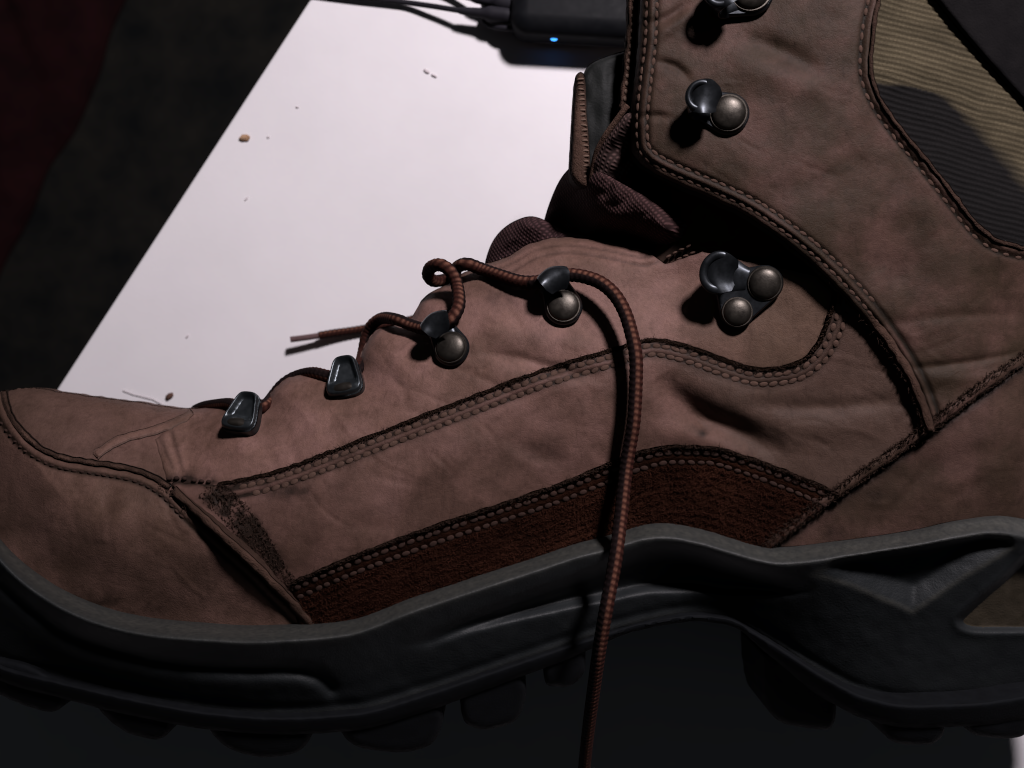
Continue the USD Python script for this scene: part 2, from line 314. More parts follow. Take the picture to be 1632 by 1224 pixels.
def heap(cx, cy, rx, ry, rot, hgt, seed, base=-.72):
    n = 70; g = np.linspace(-1, 1, n); X, Y = np.meshgrid(g, g)
    r = np.maximum(np.abs(X), np.abs(Y)); ang = np.arctan2(Y, X)
    q = r * (1 + .18 * (meshkit.fbm(np.stack([np.cos(ang) * 1.5 + 3, np.sin(ang) * 1.5 + 3, 0 * ang], -1), 3, seed) - .5) * 2)
    x, y = X * q / np.maximum(r, 1e-6), Y * q / np.maximum(r, 1e-6)
    rr = np.clip(r, 0, 1)
    fold = np.abs(meshkit.fbm(np.stack([x * 1.1 + y * 2.2, x * .5, 0 * x + seed], -1) * 1.6, 4, seed) - .5) * 2
    z = hgt * np.sqrt(1 - rr ** 4) * (.35 + .9 * fold)
    c, s = math.cos(rot), math.sin(rot)
    top = np.stack([cx + (x * rx) * c - (y * ry) * s, cy + (x * rx) * s + (y * ry) * c, base + z + .004], -1).reshape(-1, 3)
    low = top.copy(); low[:, 2] = base + .001
    i = np.arange(n - 1)[:, None] * n + np.arange(n - 1)[None]; i = i.ravel()
    t = np.vstack([np.c_[i, i + 1, i + n + 1], np.c_[i, i + n + 1, i + n]])
    bl = np.r_[np.arange(n), np.arange(1, n) * n + n - 1, (n - 1) * n + np.arange(n - 2, -1, -1), np.arange(n - 2, 0, -1) * n]
    bj = np.roll(bl, -1); m = n * n
    f = np.vstack([t, t[:, ::-1] + m, np.c_[bl, bj + m, bj], np.c_[bl, bl + m, bj + m]])
    return np.vstack([top, low]), f
q = P(-20, 120, -.66)
o = obj('blanket', heap(q[0] - .12, q[1] + .05, .20, .36, -.42, .06, 11), M['red_cloth'], smooth=True); tag(o, 'wine-red rumpled blanket on the dark floor beyond the table', 'blanket')

# ------------------------------------------------------------------ the boot's form: height of the near side over the table
sil = smooth_line([(-62, 850), (-66, 780), (-58, 700), (-30, 646), (10, 622), (50, 618), (100, 625), (200, 638), (308, 651), (345, 646), (385, 634), (420, 640), (436, 618), (470, 598), (520, 594), (566, 588), (578, 556), (602, 524),
                   (650, 512), (672, 478), (712, 452), (760, 424), (805, 410), (850, 386), (900, 377), (960, 384), (1030, 398), (1050, 340), (1024, 286), (1004, 240), (1003, 190), (1012, 100), (1018, 0), (1021, -46)], 3)
heel_back = smooth_line([(1990, -50), (1985, 0), (1935, 250), (1850, 420), (1798, 560), (1780, 700), (1774, 800), (1770, 900)], 3)
ctrl = np.array([(-66, 780, 66), (-20, 900, 76), (60, 700, 79), (60, 830, 81), (60, 920, 75), (200, 700, 80), (180, 850, 86), (220, 965, 77), (330, 720, 82), (350, 860, 87), (400, 980, 80), (500, 650, 82), (520, 760, 87), (560, 900, 87), (640, 580, 82), (700, 700, 87), (720, 850, 86),
                 (800, 500, 81), (850, 640, 87), (880, 780, 84), (900, 430, 79), (960, 540, 85), (1000, 680, 86), (1000, 800, 80), (1080, 440, 80), (1120, 540, 86), (1110, 640, 84), (1150, 740, 81), (1160, 820, 79), (1200, 470, 86), (1250, 640, 84), (1250, 560, 87), (1280, 760, 84), (1300, 840, 83),
                 (1350, 560, 88), (1400, 660, 88), (1450, 760, 89), (1450, 830, 87), (1600, 640, 92), (1600, 780, 90), (1700, 720, 86), (1780, 760, 72), (1500, 520, 93), (1640, 480, 90), (1780, 500, 74), (1400, 420, 92), (1250, 350, 92), (1080, 240, 90), (1060, 100, 89), (1050, -60, 88), (1200, 150, 95), (1400, 200, 97),
                 (1600, 250, 96), (1800, 250, 84), (1600, 0, 98), (1300, 0, 97), (1850, 0, 85), (1100, -240, 90), (1400, -250, 98), (1700, -250, 96), (1960, -250, 82), (1500, 380, 95), (1700, 380, 91)], float)
zc_rbf = RBFInterpolator(ctrl[:, :2] / 500, ctrl[:, 2] / 1000, smoothing=2e-5, kernel='thin_plate_spline', neighbors=40)
gx, gy = np.arange(-120, 2060, 10.0), np.arange(-320, 1240, 10.0)
from scipy.interpolate import RegularGridInterpolator
zc_grid = zc_rbf(np.stack(np.meshgrid(gx, gy, indexing='ij'), -1).reshape(-1, 2) / 500).reshape(len(gx), len(gy))
zc_fast = RegularGridInterpolator((gx, gy), zc_grid, method='cubic')
ZMID = .046
sil_tree, back_tree = cKDTree(sil), cKDTree(heel_back)
creases = [  # polyline, width px, depth mm (negative: swelling)
    ([(760, 562), (830, 572), (900, 592), (965, 600)], 9, 1.1), ([(770, 590), (850, 606), (930, 622)], 20, -.9), ([(760, 520), (850, 540), (940, 552)], 22, -1.1),
    ([(1052, 598), (1075, 630), (1120, 664), (1180, 690), (1250, 722)], 20, 3.2), ([(1090, 590), (1150, 632), (1230, 660)], 30, -1.8), ([(1040, 690), (1120, 700), (1200, 735)], 22, -1.6),
    ([(1180, 640), (1290, 650), (1400, 642), (1460, 632)], 12, .9), ([(1180, 668), (1300, 682), (1420, 668)], 26, -1.0),
    ([(1440, 588), (1520, 580), (1632, 560)], 6, .8), ([(1450, 602), (1540, 604), (1632, 590)], 12, -.6), ([(1400, 520), (1500, 505), (1640, 500)], 9, .5),
    ([(1180, 60), (1240, 80), (1310, 120)], 18, 1.6), ([(1160, 95), (1230, 118), (1330, 150)], 24, -1.0), ([(1040, 98), (1070, 104), (1100, 128)], 7, 1.0), ([(1018, 190), (1040, 185), (1064, 187)], 6, .8),
    ([(1024, 40), (1060, 30), (1100, 0)], 8, 1.0), ([(1040, 70), (1060, 50), (1110, 20)], 10, -.8),
    ([(180, 760), (170, 800), (165, 860)], 14, .7), ([(230, 830), (215, 880)], 12, .6), ([(285, 740), (290, 790)], 5, .4), ([(270, 690), (282, 740)], 4, .5), ([(252, 690), (262, 740)], 4, .5),
    ([(880, 830), (960, 790), (1040, 760)], 20, -.6), ([(620, 790), (700, 740), (760, 690)], 26, -.7), ([(800, 690), (850, 720), (905, 740)], 16, .7), ([(600, 590), (640, 620), (650, 650)], 7, .35), ([(640, 570), (760, 600), (830, 640)], 6, .35),
    ([(450, 700), (470, 740), (455, 760)], 8, .35), ([(540, 820), (600, 840), (640, 830)], 12, .4), ([(1100, 655), (1130, 690)], 4, .5), ([(1380, 250), (1300, 300), (1210, 310)], 40, .9), ([(1480, 450), (1400, 430), (1350, 440)], 30, .7), ([(100, 690), (200, 690), (300, 680)], 26, .5),
    ([(1420, 780), (1500, 740), (1600, 720)], 24, .6), ([(1500, 800), (1580, 760)], 10, .4)]
for hx, hy in [(392, 664), (553, 607), (720, 555), (898, 489), (1160, 182), (1196, -10), (1218, 452), (1176, 498)]:
    creases.append(([(hx - 14, hy), (hx, hy + 2), (hx + 14, hy)], 30, .7))
crz = np.random.default_rng(23)
for (x0_, x1_, y0_, y1_, a0_, n_) in [(680, 980, 480, 640, .25, 16), (430, 700, 580, 740, .9, 10), (1300, 1632, 480, 640, -.12, 14), (1120, 1420, 600, 740, .2, 10), (60, 320, 660, 860, 1.2, 12), (1050, 1380, 30, 330, .5, 12), (480, 960, 680, 860, .7, 14), (1400, 1640, 640, 820, -.4, 10), (240, 420, 780, 960, .9, 8)]:
    for _ in range(n_):
        c_ = np.array([crz.uniform(x0_, x1_), crz.uniform(y0_, y1_)]); a_ = a0_ + crz.normal(0, .35); l_ = crz.uniform(18, 62); d_ = np.array([math.cos(a_), math.sin(a_)]); b_ = np.array([-d_[1], d_[0]]) * crz.normal(0, 7)
        creases.append(([tuple(c_ - d_ * l_), tuple(c_ + b_), tuple(c_ + d_ * l_)], crz.uniform(3, 6.5), crz.uniform(.07, .21) * (1 if crz.random() < .75 else -1)))
crease_fn = []
for pl, w, dpt in creases:
    line = smooth_line(pl, 3); crease_fn.append((cKDTree(line), w, dpt / 1000, len(line)))
def roll_params(px):
    R = np.interp(px, [0, 300, 380, 900, 990, 1040], [230, 190, 130, 110, 60, 40])
    fl_ = np.interp(px, [0, 300, 380, 900, 990, 1040], [.05, .15, .50, .62, .80, .93])
    return R, fl_
def upper(pts):
    pts = np.asarray(pts, float)
    z = zc_fast(np.clip(pts, [gx[0], gy[0]], [gx[-1], gy[-1]]))
    d = sil_tree.query(pts)[0]; R, fl_ = roll_params(pts[:, 0])
    k = np.clip(d / R, 0, 1); k = fl_ + (1 - fl_) * np.sqrt(1 - (1 - k) ** 2)
    d2 = np.clip(back_tree.query(pts)[0] / 170, 0, 1); k2 = .1 + .9 * np.sqrt(1 - (1 - d2) ** 2)
    z = ZMID + (z - ZMID) * k * k2
    for tree, w, dp, _ in crease_fn:
        mid_ = tree.data.mean(0); ext_ = np.ptp(tree.data, axis=0) / 2 + 4 * w; near = np.nonzero((np.abs(pts[:, 0] - mid_[0]) < ext_[0] + 30) & (np.abs(pts[:, 1] - mid_[1]) < ext_[1] + 30))[0]
        if len(near):
            q, i = tree.query(pts[near], distance_upper_bound=3.2 * w)
            ok = np.isfinite(q); taper = np.sin(np.pi * (np.minimum(i, len(tree.data) - 1) + .5) / len(tree.data)) ** .6
            z[near[ok]] -= dp * taper[ok] * np.exp(-(q[ok] / w) ** 2)
    p3 = np.c_[pts, np.zeros(len(pts))]
    z += .0011 * (meshkit.fbm(p3 / 110, 3, 5) - .5) + .0003 * (meshkit.fbm(p3 / 26, 3, 9) - .5)
    return z
def sole_top(px): return SOLE_TOP(px)
SOLE_TOP = PchipInterpolator(*np.array([(-75, 760), (-40, 800), (0, 856), (30, 888), (60, 912), (105, 940), (150, 960), (205, 976), (260, 985), (330, 991), (400, 995), (490, 992), (560, 984), (600, 971), (640, 955), (740, 921), (850, 885), (920, 862), (960, 852), (1000, 840), (1030, 832), (1060, 830), (1110, 838), (1170, 855), (1210, 866), (1240, 871), (1330, 862), (1450, 845), (1530, 828), (1590, 821), (1632, 826), (1680, 842), (1760, 880), (1830, 900)], float).T)
SOLE_LOW = PchipInterpolator(*np.array([(-95, 985), (-40, 1035), (0, 1063), (103, 1090), (206, 1114), (343, 1138), (446, 1145), (560, 1139), (678, 1108), (782, 1073), (921, 1026), (990, 1004), (1072, 986), (1110, 982), (1158, 988), (1226, 1024), (1312, 1079), (1381, 1113), (1449, 1126), (1552, 1123), (1632, 1112), (1720, 1095), (1800, 1075), (1830, 1065)], float).T)

# seam lines (picture units)
EYE_LOW = smooth_line([(345, 772), (420, 757), (520, 722), (620, 683), (720, 645), (820, 606), (900, 578), (980, 556), (1040, 540), (1100, 552), (1160, 574), (1215, 588), (1262, 582), (1298, 556), (1318, 516), (1330, 470)], 4)
TOE_SEAM = smooth_line([(2, 622), (8, 650), (30, 688), (65, 718), (95, 731), (160, 742), (215, 752), (258, 772), (300, 812), (345, 856), (400, 905), (450, 955), (494, 998)], 4)
SUEDE_TOP = smooth_line([(462, 930), (520, 904), (600, 872), (700, 836), (800, 803), (880, 776), (950, 748), (1010, 724), (1070, 711), (1130, 712), (1190, 728), (1260, 754), (1345, 790)], 4)
HEEL_LINE = smooth_line([(1222, 882), (1290, 828), (1345, 788), (1420, 735), (1480, 692), (1560, 632), (1640, 575), (1720, 515), (1830, 430)], 4)
SHAFT_LOW = smooth_line([(1021, -46), (1018, 0), (1016, 60), (1008, 130), (1002, 200), (1004, 236), (1020, 262), (1060, 286), (1120, 312), (1190, 345), (1250, 386), (1310, 436), (1360, 488), (1405, 545), (1440, 600), (1462, 650), (1474, 692)], 4)
FABRIC = smooth_line([(1412, -60), (1404, 0), (1394, 50), (1390, 110), (1402, 150), (1432, 196), (1480, 255), (1530, 318), (1562, 358), (1590, 380), (1632, 392), (1700, 396)], 4)
def line_poly(*pieces): return Polygon(np.vstack(pieces)).buffer(0)
below = np.array([(x, SOLE_TOP(x) + 20) for x in np.arange(-60, 1800, 8)])
body_poly = line_poly(sil, [(1400, -50), (1700, -50)], heel_back, below[::-1]).buffer(0)

def gauss_rows(pts, rows):
    out = 0
    for line, w, dp in rows: out = out + dp * np.exp(-(dist_to(line, pts) / w) ** 2)
    return out
def offset_line(line, d):
    """The line shifted d px to its right-hand side as drawn (py down: positive d = clockwise side)."""
    t = np.gradient(line, axis=0); t /= np.linalg.norm(t, axis=1, keepdims=True) + 1e-9
    o = line + d * np.c_[-t[:, 1], t[:, 0]]
    for _ in range(3):
        o[1:-1] = (o[:-2] + 2 * o[1:-1] + o[2:]) / 4
    return o
def clip_line(line, x0=-1e9, x1=1e9, y0=-1e9, y1=1e9):
    k = (line[:, 0] > x0) & (line[:, 0] < x1) & (line[:, 1] > y0) & (line[:, 1] < y1); return line[k]

ROWS = {}
ROWS['eye'] = [(offset_line(EYE_LOW, 11), 4, .0005), (offset_line(EYE_LOW, 25), 4, .0005), (offset_line(EYE_LOW, 33), 4, .0002)]
ROWS['suede'] = [(offset_line(SUEDE_TOP, 11), 4, .0004), (offset_line(SUEDE_TOP, 26), 4, .0004)]
ROWS['shaft'] = [(offset_line(SHAFT_LOW, -13), 4, .0005), (offset_line(SHAFT_LOW, -29), 4, .0005), (offset_line(SHAFT_LOW, -21), 5, -.0003)]
ROWS['fabric'] = [(offset_line(FABRIC, 20), 4, .0006), (offset_line(FABRIC, 7), 5, -.0005)]
ROWS['toe'] = [(offset_line(TOE_SEAM, 15), 5, .0004), (offset_line(TOE_SEAM, 7), 4, -.0003)]
TOP_EDGE = clip_line(sil, 790, 1035, 370, 430)
ROWS['rim'] = [(offset_line(TOP_EDGE, 14), 3.5, .0004), (offset_line(TOP_EDGE, 26), 3.5, .0005)]

boot = thing('hiking_boot', 'worn brown nubuck leather hiking boot lying on its side on the white table', 'boot', (.02, -.01, 0))
low_mirror = lambda v: np.clip(2 * ZMID - v[:, 2] - .002, .0025, ZMID - .002)
obj('inner_shell', closed_body(body_poly.buffer(-4).difference(Polygon([(980, -100), (1085, -100), (1085, 262), (1040, 300), (980, 300)])), lambda p: upper(p) - .0022, low_mirror), M['inner'], boot, smooth=60)

def wear_of(V, pts, d, edge_w=9, stains=(), seams=(), edge_amt=.9):
    w = edge_amt * np.exp(-(d / edge_w) ** 2)
    for line, wd, amt in seams: w = np.maximum(w, amt * np.exp(-(dist_to(line, pts) / wd) ** 2))
    cloud = np.clip(.5 + 2.2 * (meshkit.fbm(np.c_[pts / 34, 0 * pts[:, :1]], 4, 61) - .5) + 1.2 * (meshkit.fbm(np.c_[pts / 9, 0 * pts[:, :1]], 3, 62) - .5), 0, 1)
    ws = 0 * w
    for st_ in stains:
        if len(st_) == 3:
            ws = np.maximum(ws, st_[2] * np.exp(-(dist_to(st_[0], pts) / st_[1]) ** 2)); continue
        x, y, rx, ry, amt = st_
        ws = np.maximum(ws, amt * np.exp(-((pts[:, 0] - x) / rx) ** 2 - ((pts[:, 1] - y) / ry) ** 2))
    w = np.maximum(w, ws * (.42 + .85 * cloud))
    return w
def leather_panel(name, poly, lift, m, rows=(), thick=.0014, drop=.004, edge=9, stains=(), seams=(), step=3.6, label=None, edge_w=8, jitter=1.1, edge_amt=.9, extra=None, tone=None):
    def zf(p):
        l = lift(p) if callable(lift) else lift
        z = upper(p) + l
        if len(rows): z = z - gauss_rows(p, rows)
        if extra: z = z + extra(p)
        return z
    V, Fc, d, pts = sheet(poly, zf, thick, drop, step, edge, jitter=jitter)
    w = wear_of(V, pts, d, edge_w, stains, list(seams) + [(r[0], 6, .95) if r[1] > 3.6 else (r[0], 2.6, .6) for r in rows if r[2] > .0003], edge_amt)
    return obj(name, (V, Fc), M[m], boot, attr={'wear_and_light': w, **({'tone': np.clip(tone(pts), 0, 1)} if tone else {})}, label=label)

# pieces of the upper, lowest first
toe_poly = line_poly(TOE_SEAM, [(494, 1012)], below[(below[:, 0] < 494)][::-1], [(-62, 850)], clip_line(sil, -80, 4)).intersection(body_poly.buffer(4))
vamp_poly = line_poly(offset_line(TOE_SEAM[:int(len(TOE_SEAM) * .62)], 6), [(345, 700), (350, 640)], clip_line(sil, 0, 345)[::-1]).intersection(body_poly.buffer(2))
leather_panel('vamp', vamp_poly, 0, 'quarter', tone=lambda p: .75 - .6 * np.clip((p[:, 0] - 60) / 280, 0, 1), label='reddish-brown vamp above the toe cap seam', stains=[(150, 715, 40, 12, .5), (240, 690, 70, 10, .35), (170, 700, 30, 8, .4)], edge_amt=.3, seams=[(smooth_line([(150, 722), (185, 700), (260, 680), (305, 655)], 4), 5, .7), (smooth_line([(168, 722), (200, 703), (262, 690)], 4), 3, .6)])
leather_panel('toe_cap', toe_poly, .0012, 'toe', ROWS['toe'], stains=[(60, 810, 30, 40, .35), (150, 860, 26, 22, .45), (230, 800, 20, 50, .35), (350, 930, 90, 60, .35), (200, 960, 160, 26, .6)], edge_amt=.6, thick=.002)
eye_poly = line_poly(clip_line(sil, 300, 1030, 370, 660), [(1060, 420), (1120, 400), (1300, 440), (1345, 480)], offset_line(EYE_LOW, 8)[::-1], [(265, 770), (245, 700)]).intersection(body_poly.buffer(1))
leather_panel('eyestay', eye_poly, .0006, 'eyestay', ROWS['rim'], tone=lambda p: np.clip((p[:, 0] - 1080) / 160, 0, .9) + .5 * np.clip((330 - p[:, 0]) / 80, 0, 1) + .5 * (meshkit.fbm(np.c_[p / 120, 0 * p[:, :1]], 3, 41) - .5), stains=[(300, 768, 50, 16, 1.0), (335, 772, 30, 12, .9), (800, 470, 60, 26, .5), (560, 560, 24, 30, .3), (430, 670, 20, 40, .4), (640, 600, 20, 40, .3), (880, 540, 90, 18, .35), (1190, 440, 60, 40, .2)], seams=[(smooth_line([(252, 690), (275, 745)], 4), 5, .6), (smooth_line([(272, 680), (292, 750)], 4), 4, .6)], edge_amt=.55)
quarter_poly = line_poly(EYE_LOW, [(1345, 440), (1420, 520), (1500, 640), (1485, 700)], clip_line(HEEL_LINE, 1200, 1482)[::-1], offset_line(SUEDE_TOP, 14)[::-1], [(440, 965), (470, 985)], offset_line(clip_line(TOE_SEAM, 262, 470), -6)[::-1], [(280, 768)])
quarter_poly = quarter_poly.buffer(0)
leather_panel('quarter', quarter_poly, .0018, 'quarter', ROWS['eye'], tone=lambda p: np.clip((p[:, 0] - 1040 - .55 * (p[:, 1] - 600)) / 110, 0, .92) + .6 * (meshkit.fbm(np.c_[p / 120, 0 * p[:, :1]], 3, 42) - .5), thick=.0018, stains=[(smooth_line([(330, 776), (352, 796), (382, 826), (412, 868), (436, 910), (462, 952)], 4), 25, 1.15), (smooth_line([(340, 776), (390, 772), (440, 760)], 4), 11, .9), (460, 782, 90, 26, .6), (640, 700, 220, 10, .3), (860, 720, 60, 40, .4), (620, 810, 60, 30, .3), (700, 770, 30, 26, .25), (1120, 690, 10, 10, .7), (1150, 640, 80, 26, .3), (1300, 660, 120, 14, .3), (1290, 640, 120, 60, .22), (520, 900, 40, 20, .3)])  # tone: browner leather, also painted darker where the ankle tilts from the lamp
suede_poly = line_poly(SUEDE_TOP, [(1345, 792)], offset_line(clip_line(HEEL_LINE, 1215, 1345), 0)[::-1], np.array([(x, SOLE_TOP(x) + 14) for x in np.arange(1220, 470, -8)]))
leather_panel('rand_panel', suede_poly, .0026, 'suede', ROWS['suede'], thick=.0016, label='dark red-brown suede panel above the sole', edge_w=5, jitter=1.6)
heel_poly = line_poly(HEEL_LINE, heel_back[heel_back[:, 1] > 430], [(1790, 900)], np.array([(x, SOLE_TOP(x) + 16) for x in np.arange(1780, 1225, -8)]))
leather_panel('heel_counter', heel_poly, .0002, 'heel', stains=[(1400, 790, 40, 16, .5), (1480, 740, 60, 14, .35), (1560, 690, 20, 30, .3), (1330, 850, 50, 14, .6), (1300, 845, 30, 20, .5), (1530, 805, 60, 10, .25)], edge_w=14)
fab_poly = line_poly(FABRIC, [(1720, 396), (1840, 250), (1860, -60)]).buffer(0)
fab_poly = fab_poly.difference(Polygon([(1440, -70), (1486, -8), (1560, 80), (1640, 168), (1760, 300), (1800, 250), (2000, -100)]).buffer(0))
shaft_poly = line_poly(SHAFT_LOW, clip_line(HEEL_LINE, 1478, 1830), [(1860, 420), (1935, 250), (1985, 0), (1990, -50), (1400, -50)]).buffer(0).intersection(body_poly).difference(Polygon(np.vstack([FABRIC, [(1780, 396), (1900, 250), (1900, -60)]])).buffer(0))
def shaft_lift(p):
    d = dist_to(clip_line(SHAFT_LOW, 990, 1350, -300, 480), p)
    return .0026 + .0034 * np.exp(-(d / 110) ** 2)
leather_panel('shaft_panel', shaft_poly, shaft_lift, 'shaft', ROWS['shaft'] + ROWS['fabric'], thick=.0022, edge=11, drop=.0035, edge_w=6, stains=[(1250, 100, 80, 26, .4), (1060, 110, 30, 12, .6), (1100, 40, 50, 20, .5), (1440, 300, 30, 50, .3), (1480, 600, 90, 12, .35), (1250, 290, 80, 40, .25), (1420, 430, 90, 40, .25)])

# ribbed cloth window in the shaft
def fab_z(p):
    rib = p[:, 1] - .27 * (p[:, 0] - 1390) + 7 * (meshkit.fbm(np.c_[p / 60, 0 * p[:, :1]], 2, 51) - .5)
    return upper(p) + .0010 + .00012 * np.sin(rib / 8.8 * 2 * np.pi) + .00007 * np.sin((p[:, 0] + .27 * p[:, 1]) / 7.0 * 2 * np.pi) * (np.sin(rib / 8.8 * 2 * np.pi) > 0)
V, Fc, d, pts = sheet(fab_poly.buffer(7), fab_z, .0002, .003, 2.7, 4, jitter=0, rings=(2.0,))
ribp = pts[:, 1] - .27 * (pts[:, 0] - 1390) + 7 * (meshkit.fbm(np.c_[pts / 60, 0 * pts[:, :1]], 2, 51) - .5)
rib = np.sin(ribp / 8.8 * 2 * np.pi) * .5 + .5
wx = (np.sin((pts[:, 0] + .27 * pts[:, 1]) / 7.0 * 2 * np.pi) * .5 + .5) * meshkit.noise(np.c_[pts / 9, 0 * pts[:, :1]], 2)
yarn = (.72 + .56 * meshkit.noise(np.c_[np.floor(ribp / 8.8) * 3.7, pts[:, 0] / 70, 0 * ribp], 6)) * (.8 + .4 * meshkit.fbm(np.c_[pts / 50, 0 * pts[:, :1]], 3, 7))
tone = rib * (.55 + .45 * wx)
col = np.array([.050, .040, .024]) * (1 - tone[:, None]) + np.array([.116, .095, .060]) * tone[:, None]
col = col * yarn[:, None]
patch = Polygon(smooth_line([(1378, 118), (1400, 132), (1440, 136), (1490, 147), (1520, 166), (1548, 196), (1585, 235), (1632, 290), (1700, 360), (1700, 420), (1580, 395), (1540, 350), (1470, 260), (1410, 180)], 4, closed=True)).buffer(0)
dp = dist_to(patch.boundary, pts) * np.where(shapely.contains_xy(patch, pts[:, 0], pts[:, 1]), 1, -1) + 9 * (meshkit.noise(np.c_[np.floor(ribp / 8.8) * 2.3, pts[:, 0] / 30, 0 * ribp], 8) - .5)
soft = np.clip((pts[:, 0] - 1480) / 120, 0, 1) * 9 + 4                       # the dark patch ends raggedly, softer to the right
mk = np.clip(.5 + dp / (2 * soft), 0, 1)[:, None]
col = col * (1 - mk) + (np.array([.0065, .006, .006]) + np.array([.010, .009, .009]) * tone[:, None]) * mk
obj('cloth_window', (V, Fc), M['khaki'], boot, attr={'weave': col}, label='khaki ribbed cloth window in the shaft, darkened over one ragged patch')
band = Polygon(smooth_line([(1440, -70), (1486, -8), (1560, 82), (1640, 170), (1760, 300), (1900, 250), (2000, -40), (1990, -240), (1500, -240)], 5, closed=True)).buffer(0).intersection(body_poly)
V, Fc, d, pts = sheet(band, lambda p: upper(p) + .0034, .002, .004, 5, 9, jitter=0)
obj('collar_padding', (V, Fc), M['black_cloth'], boot, smooth=60, label='black padded collar at the top of the shaft')

# raised strips along the heel line and the toe seam
def strip(line, w, lift, thick, m, name='seam_strip', edge=7, **kw):
    poly = LineString(line).buffer(w / 2, cap_style=2)
    return leather_panel(name, poly, lift, m, thick=thick, edge=edge, step=3.5, jitter=1.6, **kw)
strip(offset_line(HEEL_LINE, -9), 18, .0028, .0018, 'heel', edge_w=4, edge_amt=.7)
strip(smooth_line([(276, 780), (312, 815), (352, 852), (405, 900), (455, 950), (500, 1000)], 4), 15, lambda p: .0024 + .0050 * np.exp(-((p[:, 0] - 385) / 85) ** 2), .0022, 'edge', edge_w=3, edge_amt=.5)
strip(offset_line(TOE_SEAM[:int(len(TOE_SEAM) * .52)], -3), 10, .0022, .0014, 'edge', edge_w=3)
strip(offset_line(clip_line(SHAFT_LOW, 1330, 1490, 440, 700), -10), 17, .0052, .002, 'edge', edge_w=4, edge_amt=.6)
strip(offset_line(clip_line(FABRIC, 1300, 1700, -60, 500), 3), 8, .0040, .0016, 'edge', edge_w=3, edge_amt=.8)
strip(smooth_line([(152, 726), (186, 703), (235, 688), (275, 676), (306, 657)], 4), 14, .0016, .0012, 'toe', edge_w=3, edge_amt=.6)

strip(offset_line(EYE_LOW, 1), 6.5, .0021, .0009, 'fuzzy', edge=4)
strip(offset_line(SUEDE_TOP, 1), 6.5, .0029, .0009, 'fuzzy', edge=4)

# tongue and gusset
def cloth_piece(name, outline, zpts, c1, c2, label=None, pitch=5.2, puff=.004, edge=26, fl=.040):
    poly = Polygon(smooth_line(outline, 4, closed=True)).buffer(0)
    zp = np.array(zpts, float); f = RBFInterpolator(zp[:, :2] / 200, zp[:, 2] / 1000, kernel='linear' if len(zp) < 4 else 'thin_plate_spline', smoothing=1e-4)
    def zf(p):
        return f(p / 200) + .0045 * np.abs(meshkit.fbm(np.c_[(p[:, 0] + p[:, 1]) / 46, (p[:, 0] - p[:, 1]) / 120, 0 * p[:, 0]], 2, 23) - .5) + .0025 * (meshkit.fbm(np.c_[p / 40, 0 * p[:, :1]], 3, 21) - .5)
    V, Fc, d, pts = sheet(poly, zf, puff, 0, 2.8, edge, to_floor=lambda v: np.full(len(v), fl), jitter=0, rings=(2.0, 5.0))
    t = meshkit.fbm(np.c_[pts / 30, 0 * pts[:, :1]], 3, 25)[:, None] * .6 + .4
    return obj(name, (V, Fc), M['cloth'], boot, attr={'weave': np.array(c1) * (1 - t) + np.array(c2) * t}, label=label)
cloth_piece('tongue', [(770, 436), (778, 400), (792, 374), (820, 352), (846, 344), (872, 352), (905, 370), (960, 378), (1020, 392), (1080, 410), (1080, 450), (900, 440)], [(790, 400, 57), (840, 370, 62), (900, 390, 63), (1000, 400, 62), (1070, 420, 62), (840, 430, 58)], (.036, .019, .020), (.070, .038, .039), label='maroon woven tongue above the eyestay')
cloth_piece('gusset', [(866, 356), (880, 312), (898, 278), (918, 262), (950, 270), (1000, 296), (1040, 318), (1085, 340), (1130, 350), (1240, 400), (1200, 440), (1050, 420), (960, 388), (900, 372)], [(876, 340, 56), (900, 290, 64), (930, 285, 76), (960, 305, 80), (1000, 332, 84), (1060, 362, 85), (940, 330, 74), (985, 356, 78), (1030, 376, 78), (1000, 392, 62), (905, 345, 58), (1200, 410, 72), (1080, 345, 82)], (.034, .018, .018), (.070, .037, .036), label='maroon cloth gusset between tongue and shaft')
cloth_piece('gusset', [(936, 316), (943, 266), (962, 224), (984, 196), (1002, 178), (1030, 180), (1040, 290), (1010, 306), (975, 312)], [(950, 290, 78), (1000, 200, 87), (1020, 280, 74), (970, 230, 84), (985, 290, 76)], (.040, .024, .022), (.070, .044, .040), puff=.003, edge=14, label='small folded gusset flap under the shaft edge')
fb = smooth_line([(1000, 168, 88), (984, 190, 87), (964, 218, 85), (950, 246, 82), (944, 276, 79), (940, 300, 77)], 3); fq = P(fb[:, 0], fb[:, 1], fb[:, 2] / 1000)
obj('flap_binding', tube(fq, .0009, 10)[:2], M['edge'], boot, smooth=True, label='tan bound edge of the folded flap')
def dark_piece(name, outline, z, m, puff, edge, label=None, fl=.03, smooth=50, **kw):
    poly = Polygon(smooth_line(outline, 4, closed=True)).buffer(0)
    zf = z if callable(z) else (lambda p: np.full(len(p), z))
    V, Fc, d, pts = sheet(poly, zf, puff, 0, 4, edge, to_floor=lambda v: np.full(len(v), fl), jitter=.4, **kw)
    return obj(name, (V, Fc), M[m], boot, smooth=smooth, label=label, attr={'wear_and_light': .6 * np.exp(-(d / 5) ** 2)})
dark_piece('tongue_lining', [(926, 130), (936, 106), (960, 92), (1040, 70), (1060, 300), (990, 320), (940, 310), (930, 220)], lambda p: .0755 + .00003 * (p[:, 0] - 920) + .007 * (meshkit.fbm(np.c_[p[:, 0] / 60, p[:, 1] / 120, 0 * p[:, 0]], 3, 71) - .5), 'black_leather', .003, 9, fl=.062, label='black leather tongue lining')
